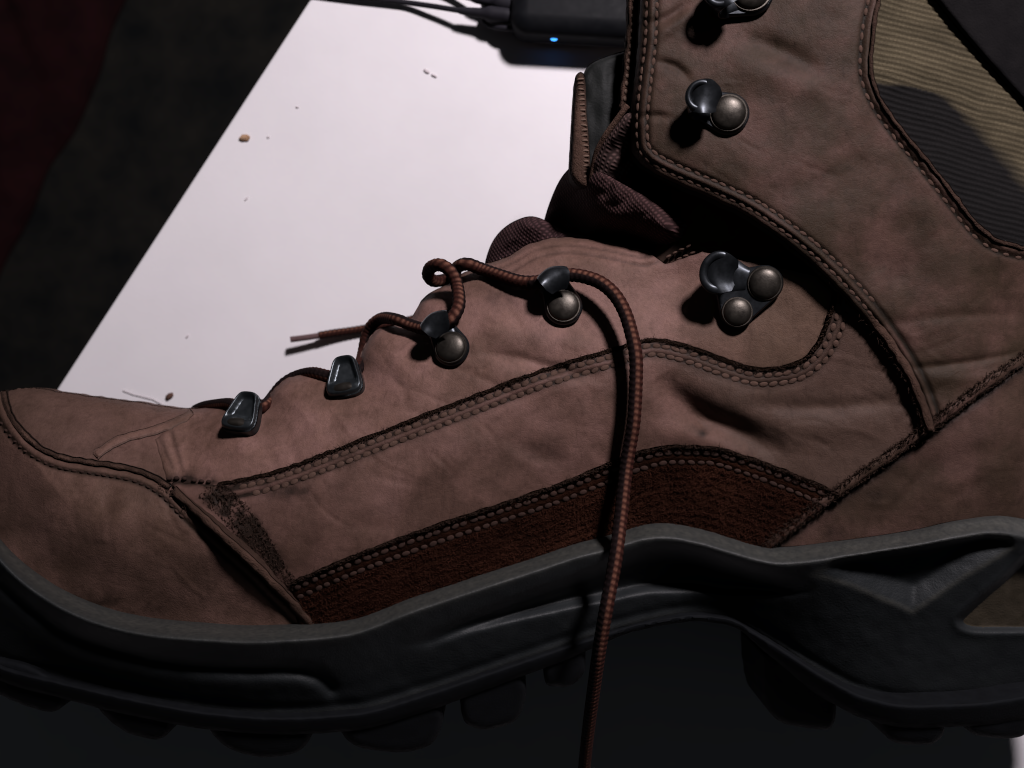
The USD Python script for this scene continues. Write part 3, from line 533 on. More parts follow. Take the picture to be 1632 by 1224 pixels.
dark_piece('tongue_edge', [(917, 122), (926, 112), (932, 118), (936, 180), (940, 240), (944, 304), (926, 300), (908, 274), (911, 220), (913, 180), (915, 150)], lambda p: .0775 + 0 * p[:, 0], 'edge', .003, 9, label='tan ribbed leather edging of the tongue', fl=.066)

# ------------------------------------------------------------------ stitches
octa = trimesh.creation.icosphere(1)
ov, of_ = np.array(octa.vertices), np.array(octa.faces)
def beads(line, zfun, pitch=15, length=12, width=7.5, height=.0007, keep=lambda p: True, slant=0.0, jit=.12):
    """Stitches: one rounded loop of thread each, lying along a seam."""
    L = LineString(line); n = int(L.length / pitch); at = (np.arange(n) + .5) * pitch + rng.normal(0, pitch * .06, n)
    pts = np.array([L.interpolate(s).coords[0] for s in at]); nxt = np.array([L.interpolate(s + 2).coords[0] for s in at])
    ok = np.array([keep(p) for p in pts], bool) & shapely.contains_xy(Polygon([(-60, -60), (1700, -60), (1700, 1280), (-60, 1280)]), pts[:, 0], pts[:, 1])
    pts, nxt = pts[ok], nxt[ok]
    if not len(pts): return None
    z = zfun(pts); c = P(pts[:, 0], pts[:, 1], z); t = P(nxt[:, 0], nxt[:, 1], zfun(nxt)) - c
    t /= np.linalg.norm(t, axis=1, keepdims=True)
    e = 4.0
    gxp = (zfun(pts + [e, 0]) - zfun(pts - [e, 0])) / (2 * e * .24 / FPX); gyp = -(zfun(pts + [0, e]) - zfun(pts - [0, e])) / (2 * e * .24 / FPX)
    nrm_ = np.c_[-np.clip(gxp, -.8, .8), -np.clip(gyp, -.8, .8), np.ones(len(pts))]; nrm_ /= np.linalg.norm(nrm_, axis=1, keepdims=True)
    k = .243 / FPX; parts = []
    for i in range(len(pts)):
        u_ = t[i] - nrm_[i] * (t[i] @ nrm_[i]); u_ /= np.linalg.norm(u_); w_ = np.cross(nrm_[i], u_)
        a_ = slant + rng.normal(0, jit); u2 = u_ * math.cos(a_) + w_ * math.sin(a_); w2 = np.cross(nrm_[i], u2)
        sc = rng.uniform(.88, 1.1, 3)
        parts.append((c[i] + (ov[:, :1] * u2 * length * k / 2 * sc[0]) + (ov[:, 1:2] * w2 * width * k / 2 * sc[1]) + (ov[:, 2:] * nrm_[i] * height * sc[2]), of_))
    return join(parts)
def stitch_row(line, lift, m='thread', **kw):
    zf = lambda p: upper(p) + (lift(p) if callable(lift) else lift)
    b_ = beads(line, zf, **kw)
    if b_ is not None: obj('stitching', b_, M[m], boot, smooth=True, kind='stuff')
e1, e2 = offset_line(EYE_LOW, 11), offset_line(EYE_LOW, 25)
stitch_row(clip_line(e1, 375), .0014, pitch=15.5, length=14.5, width=9.5, height=.00045, slant=.22)
stitch_row(clip_line(e2, 400), .0014, pitch=15.5, length=14.5, width=9.5, height=.00045, slant=.22)
stitch_row(offset_line(SUEDE_TOP, 11), .0024, m='thread_dark', pitch=15, length=13, width=8.5, height=.0005)
stitch_row(offset_line(SUEDE_TOP, 26), .0024, m='thread_dark', pitch=15, length=13, width=8.5, height=.0005)
stitch_row(clip_line(offset_line(SHAFT_LOW, -13), 900, 1450, -60, 600), lambda p: shaft_lift(p) - .00055, pitch=15, length=13, width=7.5, height=.00048, m='thread')
stitch_row(clip_line(offset_line(SHAFT_LOW, -29), 900, 1400, -60, 560), lambda p: shaft_lift(p) - .00055, pitch=15, length=13, width=7.5, height=.00048, m='thread')
stitch_row(offset_line(FABRIC, 20), lambda p: shaft_lift(p) - .0006, pitch=19, length=12, width=7, height=.00045, m='thread')
stitch_row(offset_line(TOE_SEAM[:int(len(TOE_SEAM) * .6)], 15), .0009, m='thread_dark', pitch=12, length=9, width=4.5)
stitch_row(smooth_line([(262, 764), (285, 762), (310, 766), (345, 768)], 3), .0012, m='thread_dark', pitch=13, length=9, width=7)
te = smooth_line([(925, 122), (927, 160), (930, 200), (933, 240), (935, 292)], 3)
bz = beads(te, lambda p: .0772 + 0 * p[:, 0], pitch=8.2, length=5.0, width=12, height=.0006)
obj('stitching', bz, M['thread_light'], boot, smooth=True, kind='stuff')
leather_panel('rim_strip', LineString([(1013, -26), (1012, 40), (1005, 110), (998, 172)]).buffer(12), .0002, 'edge', thick=.0016, edge=7, step=3.5, edge_w=4)
for x_off in (0,):
    bz = beads(smooth_line([(1010, -40), (1008, 40), (1001, 110), (995, 168)], 3), lambda p: upper(p) + .0001, pitch=12, length=9, width=8, height=.0005)
    obj('stitching', bz, M['thread_light'], boot, smooth=True, kind='stuff')
gus = smooth_line([(1060, 412), (1085, 398), (1110, 388)], 3)
stitch_row(gus, -.001, pitch=12, length=10, width=5, m='thread')
stitch_row(offset_line(gus, 12), -.001, pitch=12, length=10, width=5, m='thread')

# frayed fibres standing out of the cut edges
def fuzz(line, zfun, n_per_px=1.3, length=(3, 8), side=1.0, spread=1.2, m='fuzz', keep=None):
    L = LineString(line); n = int(L.length * n_per_px); s = rng.uniform(0, L.length, n)
    a_ = np.array([L.interpolate(x).coords[0] for x in s]); b_ = np.array([L.interpolate(x + 3).coords[0] for x in s])
    t = b_ - a_; t /= np.linalg.norm(t, axis=1, keepdims=True) + 1e-9; nn = np.c_[-t[:, 1], t[:, 0]] * side
    dirn = nn + t * rng.normal(0, spread, (n, 1)); dirn /= np.linalg.norm(dirn, axis=1, keepdims=True)
    ln = rng.uniform(*length, (n, 1)) * rng.uniform(.4, 1, (n, 1))
    a_ = a_ - nn * rng.uniform(0, 5, (n, 1)); mid = a_ + dirn * ln * .5 + rng.normal(0, 1, (n, 2)); end = a_ + dirn * ln + rng.normal(0, 2, (n, 2))
    if keep is not None:
        ok = shapely.contains_xy(keep, a_[:, 0], a_[:, 1]); a_, mid, end = a_[ok], mid[ok], end[ok]; n = len(a_)
    z0 = zfun(a_); pts = np.stack([P(a_[:, 0], a_[:, 1], z0), P(mid[:, 0], mid[:, 1], z0 + rng.uniform(.0001, .0009, n)), P(end[:, 0], end[:, 1], z0 + rng.uniform(-.0006, .0011, n))], 1).reshape(-1, 3)
    c = UsdGeom.BasisCurves.Define(stage, path_for('fray', boot)); c.CreateTypeAttr('linear')
    c.CreatePointsAttr(Vt.Vec3fArray.FromNumpy((pts - ORIGIN['/World/hiking_boot']).astype(np.float32))); c.CreateCurveVertexCountsAttr(Vt.IntArray([3] * n))
    c.CreateWidthsAttr(Vt.FloatArray.FromNumpy(np.tile([.00018, .00014, .00005], n).astype(np.float32))); c.SetWidthsInterpolation('vertex')
    UsdShade.MaterialBindingAPI.Apply(c.GetPrim()).Bind(M[m]); tag(c.GetPrim(), kind='stuff')
up = lambda lift: (lambda p: upper(p) + lift)
fuzz(EYE_LOW, up(.0016), side=-1)
fuzz(SUEDE_TOP, up(.0030), 1.5, side=-1)
fuzz(HEEL_LINE, up(.0020), .9, (3, 8), side=1)
fuzz(offset_line(HEEL_LINE, -10), up(.0028), .6, (3, 7), side=1)
fuzz(offset_line(HEEL_LINE, -18), up(.0026), .9, side=-1)
fuzz(clip_line(SHAFT_LOW, 1250, 1480, 380, 700), up(.0036), 1.2, (3, 9), side=1)
fuzz(clip_line(TOE_SEAM, 250, 490), up(.002), .6, side=-1)
M['suede_nap'] = plain('suede_nap', (.022, .0085, .0055), 1., c2=(.050, .019, .012), vscale=140., spec=.0)
fuzz(np.vstack([offset_line(SUEDE_TOP, k)[::(1 if i_ % 2 else -1)] for i_, k in enumerate(range(32, 130, 6))]), up(.0024), 1.1, (2, 6), spread=2.0, m='suede_nap', keep=suede_poly.buffer(-4))
fuzz(np.vstack([offset_line(smooth_line([(330, 776), (352, 796), (382, 826), (412, 868), (436, 910), (462, 952)], 4), k)[::(1 if i_ % 2 else -1)] for i_, k in enumerate(range(-22, 20, 5))]), up(.0016), .7, (2, 7), spread=2.0, keep=quarter_poly.buffer(-2))

# ------------------------------------------------------------------ the sole
ZS = PchipInterpolator(*np.array([(-95, 70), (-40, 82), (0, 88), (100, 94), (250, 99), (450, 101), (650, 99), (850, 96), (1000, 93), (1200, 92), (1350, 95), (1500, 97), (1632, 95), (1720, 88), (1800, 74), (1830, 66)], float).T * [[1], [.001]])
pocket1 = Polygon([(1295, 916), (1330, 893), (1420, 878), (1500, 866), (1570, 854), (1608, 858), (1616, 872), (1590, 888), (1535, 920), (1492, 950), (1455, 975), (1400, 952), (1354, 932)])
pocket2 = Polygon(smooth_line([(620, 1034), (690, 1000), (770, 968), (850, 938), (930, 908), (990, 884), (1050, 868), (1100, 874), (1160, 894), (1230, 914), (1296, 928), (1300, 944), (1240, 952), (1160, 952), (1100, 944), (1040, 945), (980, 956), (900, 972), (820, 990), (740, 1012), (670, 1034)], 4, closed=True)).buffer(0)
inset = Polygon(smooth_line([(1522, 988), (1560, 952), (1600, 918), (1650, 878), (1740, 890), (1740, 1008), (1640, 1008), (1560, 1008), (1532, 1002)], 3, closed=True)).buffer(0)
toe_groove = smooth_line([(-90, 860), (-40, 900), (0, 930), (50, 972), (103, 1008), (190, 1040), (275, 1060), (370, 1068), (470, 1070), (505, 1078), (528, 1098)], 4)
def facet(p, poly, up_w, low_w):
    """Depth 0..1 of a carved pocket: steep under its upper lip, a slope up to its lower lip."""
    inside = shapely.contains_xy(poly, p[:, 0], p[:, 1]); out = np.zeros(len(p))
    if inside.any():
        q = p[inside]; ring = ring_points(poly.exterior, 2.0); tree = cKDTree(ring)
        d, i = tree.query(q); s = np.sign(q[:, 1] - ring[i][:, 1])
        # distance to the upper and the lower lip apart
        lo = np.array([(x, y) for x, y in ring]); c = LineString(np.r_[ring, ring[:1]])
        import_up = []
        xs = ring[:, 0]
        xb = np.linspace(xs.min(), xs.max(), 140)
        topy, boty = [], []
        for xx in xb:
            v = c.intersection(LineString([(xx, -2000), (xx, 3000)]))
            ys = [g.y for g in getattr(v, 'geoms', [v]) if hasattr(g, 'y')]
            topy.append(min(ys) if ys else np.nan); boty.append(max(ys) if ys else np.nan)
        topy, boty = np.array(topy), np.array(boty); ok = np.isfinite(topy)
        ty, by = np.interp(q[:, 0], xb[ok], topy[ok]), np.interp(q[:, 0], xb[ok], boty[ok])
        out[inside] = np.clip(np.minimum((q[:, 1] - ty) / up_w, (by - q[:, 1]) / low_w), 0, 1)
    return out
def sole_z(p):
    x, y = p[:, 0], p[:, 1]; t0, b0 = SOLE_TOP(x), SOLE_LOW(x); t = y - t0; wid = np.maximum(b0 - t0, 30)
    crest = ZS(x); base = np.minimum(upper(np.c_[x, np.minimum(y, t0 + 4)]) + .001, crest - .003)
    led = np.interp(x, [0, 200, 500, 1000, 1250, 1632], [36, 30, 26, 26, 28, 30])
    k = np.clip(t / led, 0, 1); k = k * k * (3 - 2 * k) * .35 + k * .65
    u_ = np.clip((t - led) / (wid - led), 0, 1)
    fall = np.interp(x, [0, 300, 700, 1000, 1250, 1632], [23, 21, 19, 17, 24, 29]) / 1000
    z = base + (crest - base) * k - fall * u_ ** .9
    z = z + .0006 * np.exp(-((y - b0 + 6) / 5) ** 2) - .0009 * np.exp(-((y - b0 + 17) / 5) ** 2)
    z = z - .0060 * facet(p, pocket1, 7, 44) * np.clip((p[:, 0] - 1290) / 60, 0, 1)
    z = z - .0065 * facet(p, pocket2, 30, 16) * np.clip((p[:, 0] - 615) / 200, 0, 1) * np.clip((1305 - p[:, 0]) / 80, 0, 1)
    dg = dist_to(toe_groove, p); z = z - .0022 * np.exp(-(dg / 11) ** 2)
    gl = np.interp(x, toe_groove[:, 0], toe_groove[:, 1]); z = z + .0016 * np.clip((y - gl) / 18, 0, 1) * np.clip((540 - x) / 40, 0, 1) * np.clip(1 - (y - gl) / 60, 0, 1)
    di = dist_to(inset.boundary, p); ins = shapely.contains_xy(inset, x, y)
    z = z - np.where(ins, .0040 * np.clip(di / 9, 0, 1), 0) + .0008 * np.exp(-(di / 7) ** 2)
    z = z + .0012 * (meshkit.fbm(np.c_[p / 60, 0 * p[:, :1]], 4, 31) - .5) + .0003 * (meshkit.fbm(np.c_[p / 9, 0 * p[:, :1]], 2, 33) - .5)
    return z
xs = np.arange(-78, 1780, 4.0)
top_l, low_l = np.c_[xs, SOLE_TOP(xs)], np.c_[xs, SOLE_LOW(xs)]
mid_poly = Polygon(np.vstack([top_l, [(1793, 980)], low_l[::-1], [(-100, 890)]])).buffer(0)
V, Fc, d, pts = sheet(mid_poly, sole_z, .0012, 0, 3.2, 7, to_floor=lambda v: np.clip(2 * .047 - v[:, 2], .001, .05), jitter=0, relax=4)
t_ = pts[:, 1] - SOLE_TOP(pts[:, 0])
light_and_dust = np.clip(1 - np.abs(t_ - 14) / 26, 0, 1) * .85 + .05  # lit look of the ledge painted as paler rubber, over thin even dust
light_and_dust = np.maximum(light_and_dust, .7 * np.exp(-(dist_to(pocket1.boundary, pts) / 5) ** 2)); light_and_dust = np.maximum(light_and_dust, .25 * np.exp(-((pts[:, 1] - SOLE_LOW(pts[:, 0]) + 6) / 6) ** 2))  # same painted paleness on the pocket rim and lower bead
obj('midsole', (V, Fc), M['rubber'], boot, attr={'wear_and_light': light_and_dust})
V, Fc, d, pts = sheet(inset.buffer(-7), lambda p: sole_z(p) + .0008, .0006, .003, 5, 5, jitter=0)
obj('heel_inset', (V, Fc), M['inset'], boot, smooth=40, label='olive-brown inset in the heel of the sole')
# thin bead where the outsole starts
bead_line = np.c_[xs, SOLE_LOW(xs) + 2]
bead_line = bead_line[(xs > -60) & (xs < 1745)]
obj('sole_bead', tube(P(bead_line[:, 0], bead_line[:, 1], sole_z(bead_line - [0, 5]) - .0003), .0007, 8)[:2], M['rubber'], boot, smooth=True)
# outsole slab below the bead, then the lugs
def out_low(x): return SOLE_LOW(x) + np.interp(x, [-90, 0, 200, 520, 700, 900, 1000, 1180, 1220, 1300, 1632, 1800], [10, 22, 26, 26, 26, 20, 8, 8, 20, 34, 34, 24])
out_poly = Polygon(np.vstack([np.c_[xs, SOLE_LOW(xs) - 2], np.c_[xs, out_low(xs)][::-1]])).buffer(0)
def out_z(p): return ZS(p[:, 0]) - .014 - .00016 * np.maximum(p[:, 1] - SOLE_LOW(p[:, 0]), 0)
V, Fc, d, pts = sheet(out_poly, out_z, .002, 0, 5, 9, to_floor=lambda v: np.clip(2 * .047 - v[:, 2], .001, .05), jitter=.6)
obj('outsole', (V, Fc), M['outsole'], boot, smooth=40)
lugs = [[(-40, 1050), (92, 1096), (98, 1122), (84, 1132), (48, 1124), (0, 1104), (-40, 1084)], [(150, 1112), (262, 1136), (270, 1160), (252, 1176), (218, 1170), (184, 1152)], [(330, 1150), (486, 1158), (492, 1172), (468, 1198), (426, 1204), (370, 1192)],
        [(540, 1150), (690, 1120), (704, 1140), (688, 1182), (640, 1196), (580, 1190), (552, 1174)], [(736, 1098), (820, 1072), (836, 1100), (822, 1144), (770, 1160), (742, 1148)], [(868, 1048), (930, 1028), (930, 1066), (900, 1092), (874, 1090)],
        [(1214, 1040), (1300, 1080), (1330, 1130), (1320, 1160), (1250, 1150), (1222, 1120)], [(1400, 1120), (1500, 1130), (1502, 1166), (1480, 1184), (1432, 1182), (1408, 1164)], [(1536, 1130), (1640, 1120), (1640, 1160), (1612, 1174), (1552, 1168)], [(1664, 1110), (1736, 1094), (1732, 1128), (1690, 1144)]]
for k, lg in enumerate(lugs):
    poly = Polygon(smooth_line(lg, 3, closed=True)).buffer(3).buffer(0)
    V, Fc, d, pts = sheet(poly, lambda p: ZS(p[:, 0]) - .0165 - .00012 * np.maximum(p[:, 1] - SOLE_LOW(p[:, 0]), 0), .003, .022, 5, 11, jitter=.5)
    obj('lug', (V, Fc), M['outsole'], boot, smooth=40)

# ------------------------------------------------------------------ hooks and eyelets (mm, then placed)
def ribbon(profile, widths, thick, bulge=.0, across=9):
    """A bent strip of sheet metal: profile in x-z, width along y."""
    pr = smooth_line([(x * 20, z * 20) for x, z in profile], 6) / 20
    n = len(pr); s = np.r_[0, np.cumsum(np.hypot(*np.diff(pr, axis=0).T))]; s /= s[-1]
    w = np.interp(s, *np.array(widths).T); t = np.gradient(pr, axis=0); t /= np.linalg.norm(t, axis=1, keepdims=True); nn = np.c_[-t[:, 1], t[:, 0]]
    a_ = np.linspace(-1, 1, across); top, bot = [], []
    for i in range(n):
        y = a_ * w[i] / 2; off = -bulge * a_ ** 4; h_ = thick / 2 * np.sqrt(np.clip(1 - np.abs(a_) ** 8, .05, 1))
        c = pr[i] + nn[i] * off[:, None]
        top.append(np.c_[c[:, 0] + nn[i, 0] * h_, y, c[:, 1] + nn[i, 1] * h_]); bot.append(np.c_[c[:, 0] - nn[i, 0] * h_, y, c[:, 1] - nn[i, 1] * h_])
    top, bot = np.array(top), np.array(bot); N = n * across; V = np.vstack([top.reshape(-1, 3), bot.reshape(-1, 3)])
    i = (np.arange(n - 1)[:, None] * across + np.arange(across - 1)[None]).ravel()
    f = [np.c_[i, i + 1, i + across + 1], np.c_[i, i + across + 1, i + across], N + np.c_[i, i + across + 1, i + 1], N + np.c_[i, i + across, i + across + 1]]
    bl = np.r_[np.arange(across), np.arange(1, n) * across + across - 1, (n - 1) * across + np.arange(across - 2, -1, -1), np.arange(n - 2, 0, -1) * across]; bj = np.roll(bl, -1)
    f += [np.c_[bl, bl + N, bj + N], np.c_[bl, bj + N, bj]]
    V[:, 0] -= .10 * V[:, 1] ** 2 * np.clip((V[:, 0] - 3) / 7, 0, 1)
    return V, np.vstack(f)
def dome(r, h_, rim=.5, base=.6, x=0, y=0, z=0):
    pr = [(0, 0), (r + rim, 0), (r + rim, base * .6), (r + rim * .6, base), (r, base)]
    pr += [(r * math.cos(a_), base + h_ * math.sin(a_)) for a_ in np.linspace(.12, math.pi / 2 - .02, 10)] + [(0, base + h_)]
    m = trimesh.creation.revolve(np.array(pr), sections=40); m.apply_translation((x, y, z)); return m
def plate(discs, thick, r=.45):
    hs = []
    for (x, y, rad) in discs:
        a_ = np.arange(36) / 36 * 2 * np.pi
        hs.append(np.vstack([np.c_[x + (rad) * np.cos(a_), y + rad * np.sin(a_), 0 * a_], np.c_[x + rad * np.cos(a_), y + rad * np.sin(a_), 0 * a_ + thick - r], np.c_[x + (rad - r) * np.cos(a_), y + (rad - r) * np.sin(a_), 0 * a_ + thick]]))
    return manifold3d.Manifold.hull_points(np.vstack(hs))
def man(m): mm = m.to_mesh(); return np.array(mm.vert_properties[:, :3]), np.array(mm.tri_verts)
def put(mesh, px, py, lift, direction, scale=1.0, tilt=0.6):
    """From mm in local axes (x towards the opening) to the boot's surface."""
    v, f = (np.array(mesh.vertices), np.array(mesh.faces)) if hasattr(mesh, 'vertices') else mesh
    p = np.array([[px, py]], float); z = upper(p) + lift; c = P(p[:, 0], p[:, 1], z)[0]; e = 25.
    g = [(upper(p + [e, 0]) - upper(p - [e, 0]))[0] / (2 * e * .243 / FPX), -(upper(p + [0, e]) - upper(p - [0, e]))[0] / (2 * e * .243 / FPX)]
    n_ = np.array([-g[0] * tilt, -g[1] * tilt, 1]); n_ /= np.linalg.norm(n_)
    dx = np.array([direction[0], -direction[1], 0.0]); dx -= n_ * (dx @ n_); dx /= np.linalg.norm(dx); dy = np.cross(n_, dx)
    s = .001 * scale
    return c + s * (v[:, :1] * dx + v[:, 1:2] * dy + v[:, 2:] * n_), f
_t = manifold3d.Manifold.revolve(manifold3d.CrossSection.circle(.8, 20).translate((3.0, 0)), 48).scale((1, 1.1, 1))
_t = man(_t - manifold3d.Manifold.cube((6, 10, 6), True).translate((-3.9, 1.2, 0)))
ring = trimesh.Trimesh(_t[0], _t[1], process=False); ring.apply_translation((8.2, 0, 6.3))
def rivet_hook(px, py, direction, scale=1.0, lift=.0026, label=None, ringed=False):
    body = join([man(plate([(0, 0, 5.4), (5.5, 0, 4.2)], .9)),
                 ribbon([(3.2, .9), (6.6, .9), (8.8, 1.5), (10.2, 2.9), (10.5, 4.6), (9.4, 6.1), (7.4, 6.6), (5.2, 6.1), (3.8, 4.9)], [(0, 8), (.45, 9.2), (.72, 8.8), (.9, 7.0), (1, 4.4)], 1.0, bulge=.8, across=13)] + ([ring] if ringed else []))
    h_ = obj('lace_hook', put(body, px, py, lift, direction, scale), M['metal'], boot, smooth=45, label=label)
    obj('rivet', put(dome(4.35, 1.6, .55, .7, 0, 0, .7), px, py, lift, direction, scale), M['brass'], h_, smooth=35)
    return h_
def tunnel(px, py, direction, label=None, scale=1.0, lift=.0022):
    """Closed metal eyelet: trapezoid shell with a hollow face and a riveted foot."""
    q = Polygon([(-46, -44), (-52, -30), (-54, 0), (-52, 30), (-46, 44), (-30, 50), (20, 40), (52, 30), (62, 18), (64, 0), (62, -18), (52, -30), (20, -40), (-30, -50)])
    q = Polygon(smooth_line(np.array(q.exterior.coords)[:-1], 2, closed=True)).buffer(0)
    pts, tri, loops = tri_mesh(q, 4.0, (1.5, 3.0, 5.0, 7.0, 10.0, 14.0)); d = dist_to(q.boundary, pts, 1.0); x, y = pts[:, 0] / 10, pts[:, 1] / 10
    rim_ = np.sqrt(np.clip(1 - (1 - np.clip(d / 7, 0, 1)) ** 2, 0, 1)); cup = np.clip((d - 7) / 12, 0, 1); cup = cup * cup * (3 - 2 * cup)
    z = 1.0 + 2.2 * rim_ + .10 * (x + 5) - 1.5 * cup * np.clip((x + 2.6) / 2.0, 0, 1) + .25 * cup * np.clip((-2.0 - x) / 1.5, 0, 1)
    top = np.c_[x, -y, z]; l = loops[0]; low = top[l].copy(); low[:, 2] = np.clip(low[:, 0] * .30 - .6, -.2, 1.0); n_ = len(top); j_ = np.roll(np.arange(len(l)), -1)
    body_ = (np.vstack([top, low]), np.vstack([tri, np.c_[l, l[j_], n_ + j_], np.c_[l, n_ + j_, n_ + np.arange(len(l))]]))
    h_ = obj('lace_eyelet', put(body_, px, py, lift, direction, scale), M['steel'], boot, smooth=True, label=label)
    lip = trimesh.creation.icosphere(3); lip.apply_scale((1.35, 3.5, .8)); lip.apply_translation((-3.3, 0, 3.0))
    obj('rivet', put(lip, px, py, lift, direction, scale), M['brass'], h_, smooth=True)
tunnel(392, 666, (.10, -1), 'closed metal eyelet nearest the toe', 1.1)
tunnel(554, 609, (-.16, -1), 'second metal eyelet with a hollow face', 1.12)
rivet_hook(720, 555, (-.50, -.87), .98)
rivet_hook(898, 489, (-.36, -.93), 1.02)
rivet_hook(1160, 182, (-.93, -.36), 1.06, .0046, ringed=True)
rivet_hook(1196, -10, (-.97, .22), 1.15, .0046, ringed=True)
# three-lobed hook: two rivets and a loop
u0 = (-.98, -.2)
body = plate([(0, 0, 5.2), (6, 9.0, 4.7), (9, 2.5, 4.4)], .9)
body = join([man(body), ribbon([(5.0, .9), (11, 1.0), (15, 1.8), (17, 3.6), (16.6, 5.6), (14.6, 6.6), (12.0, 6.4), (9.6, 5.4)], [(0, 7), (.4, 11.6), (.75, 11.2), (.92, 8.6), (1, 5.0)], 1.0, bulge=.9, across=13), ring.copy().apply_scale((1.35, 1.45, 1)).apply_translation((2.6, 0, .3))])
h_ = obj('lace_hook', put(body, 1218, 452, .0028, u0, 1.0), M['metal'], boot, smooth=45, label='three-lobed metal hook at the ankle with two rivets')
obj('rivet', put(dome(4.35, 1.6, .55, .7, 0, 0, .7), 1218, 452, .0028, u0, 1.0), M['brass'], h_, smooth=35)
obj('rivet', put(dome(3.9, 1.5, .5, .7, 0, 0, .7), 1174, 498, .0028, u0, 1.0), M['brass'], h_, smooth=35)
obj('rivet_seat', put(man(plate([(0, 0, 4.7), (2, -3, 3.8)], 1.1)), 1174, 498, .0026, u0, 1.0), M['metal'], h_, smooth=40)

# ------------------------------------------------------------------ lace
lace = thing('bootlace', 'round brown and red braided bootlace through the hooks, long end hanging over the sole', 'bootlace', (.02, .02, .09))
def braid(s, ang):
    return .00013 * np.sin(s / .0017 * np.pi + ang * 4) * np.sin(s / .0017 * np.pi - ang * 4)
def lace_seg(pts, r=.0019, label=None, name='cord', sa=238):
    p = np.array(pts, float); sm = smooth_line(np.c_[p[:, :2], p[:, 2] * 3], 2.2); sm[:, 2] /= 3
    q = P(sm[:, 0], sm[:, 1], sm[:, 2] / 1000)
    for _ in range(10): q[1:-1] = (q[:-2] + 2 * q[1:-1] + q[2:]) / 4
    s = np.r_[0, np.cumsum(np.linalg.norm(np.diff(q, axis=0), axis=1))]
    ss = np.arange(0, s[-1], .00028); q = np.c_[[np.interp(ss, s, q[:, k]) for k in range(3)]].T
    V, Fc, S, A = tube(q, r, 22, braid)
    t = np.sin(S / .0017 * np.pi + A * 4) * np.sin(S / .0017 * np.pi - A * 4)
    along = np.sin(S / .00085 * np.pi + A * 2.) * .5 + .5; mid_a = np.cos(A - math.radians(sa)); mid_b = np.cos(A - math.radians(sa + 180))
    dark, red, tan = np.array([.010, .0055, .0055]), np.array([.034, .011, .008]), np.array([.16, .070, .046])
    st = np.maximum(np.clip((mid_a - .925) * 22, 0, 1), np.clip((mid_b - .925) * 22, 0, 1))[:, None]; al = along[:, None]
    side = np.maximum(np.clip((np.cos(A - math.radians(sa - 48)) - .78) * 8, 0, 1), np.clip((np.cos(A - math.radians(sa + 132)) - .78) * 8, 0, 1))[:, None]
    c = dark * (.7 + 1.0 * np.clip(t, 0, 1)[:, None]) * (1 - side) + red * (.5 + .8 * al) * side
    c = c * (1 - st) + (red * (1 - al) + tan * al) * st * .95
    return obj(name, (V, Fc), M['lace'], lace, attr={'braid': c}, label=label)
def su(x, y, up_mm): return (x, y, float(upper(np.array([[x, y]], float))[0]) * 1000 + up_mm)
def ss_(x, y, up_mm): return (x, y, float(sole_z(np.array([[x, y]], float))[0]) * 1000 + up_mm)
# long end: from the hook, over the quarter and the sole, down past the table side
lace_seg([su(838, 452, 4), su(868, 447, 6.2), su(910, 438, 7.5), su(948, 446, 8.5), su(980, 470, 9.5), su(1002, 515, 10), su(1014, 580, 10), su(1011, 660, 9.5), su(998, 745, 10), (990, 820, 95), (981, 890, 99), (968, 960, 100), (956, 1030, 96), (946, 1100, 86), (938, 1160, 75), (931, 1224, 62), (925, 1290, 44), (920, 1340, 20), (930, 1380, 3)], label='long loose end of the lace hanging over the sole')
# to the left of that hook, over the eyestay's rim
lace_seg([su(872, 447, 5.5), su(838, 450, 4.6), su(800, 440, 4), su(765, 428, 5), su(742, 420, 5), su(730, 424, 1), (722, 440, 52), (735, 470, 44)], sa=302)
# curl above the third hook
lace_seg([su(700, 520, 5.5), su(722, 506, 6), su(732, 482, 6), su(728, 452, 8), (716, 430, 78), (700, 421, 77), (685, 426, 72), (681, 439, 68), (692, 449, 64), (708, 446, 60), (726, 442, 52), (745, 460, 44)], sa=280)
# left of the third hook to the loose end with its aglet
lace_seg([su(712, 516, 5), su(690, 526, 5), su(660, 520, 4.5), su(632, 509, 4), (612, 506, 64), (596, 514, 60), (584, 535, 57), (579, 562, 57), su(573, 586, 3), su(556, 602, 3)], r=.0018, sa=302)
lace_seg([(800, 462, 46), (770, 472, 40), (735, 485, 26), (700, 498, 13), (660, 508, 5), (620, 517, 2.2), (590, 522, 1.9), (560, 527, 2.2), (530, 531, 3.2), (508, 535, 4)], r=.0014, sa=302, label='short loose end of the lace lying on the table')
ag = smooth_line([(511, 534.5, 4 * 3), (488, 538, 4.8 * 3), (463, 541, 5.6 * 3)], 4); q = P(ag[:, 0], ag[:, 1], ag[:, 2] / 3000)
obj('aglet', tube(q, .00115, 16)[:2], M['aglet'], lace, smooth=50)
# between the lower eyelets, along the scalloped rim
lace_seg([su(548, 603, 3), su(524, 600, 2.5), su(500, 594, 2), (476, 598, 62), (452, 611, 61), (436, 630, 60), su(425, 645, 2), su(404, 655, 2.6)], r=.0018)
lace_seg([su(384, 655, 2.6), su(366, 643, 2), su(346, 645, 1), (326, 648, 52), (312, 654, 44)], r=.0018)

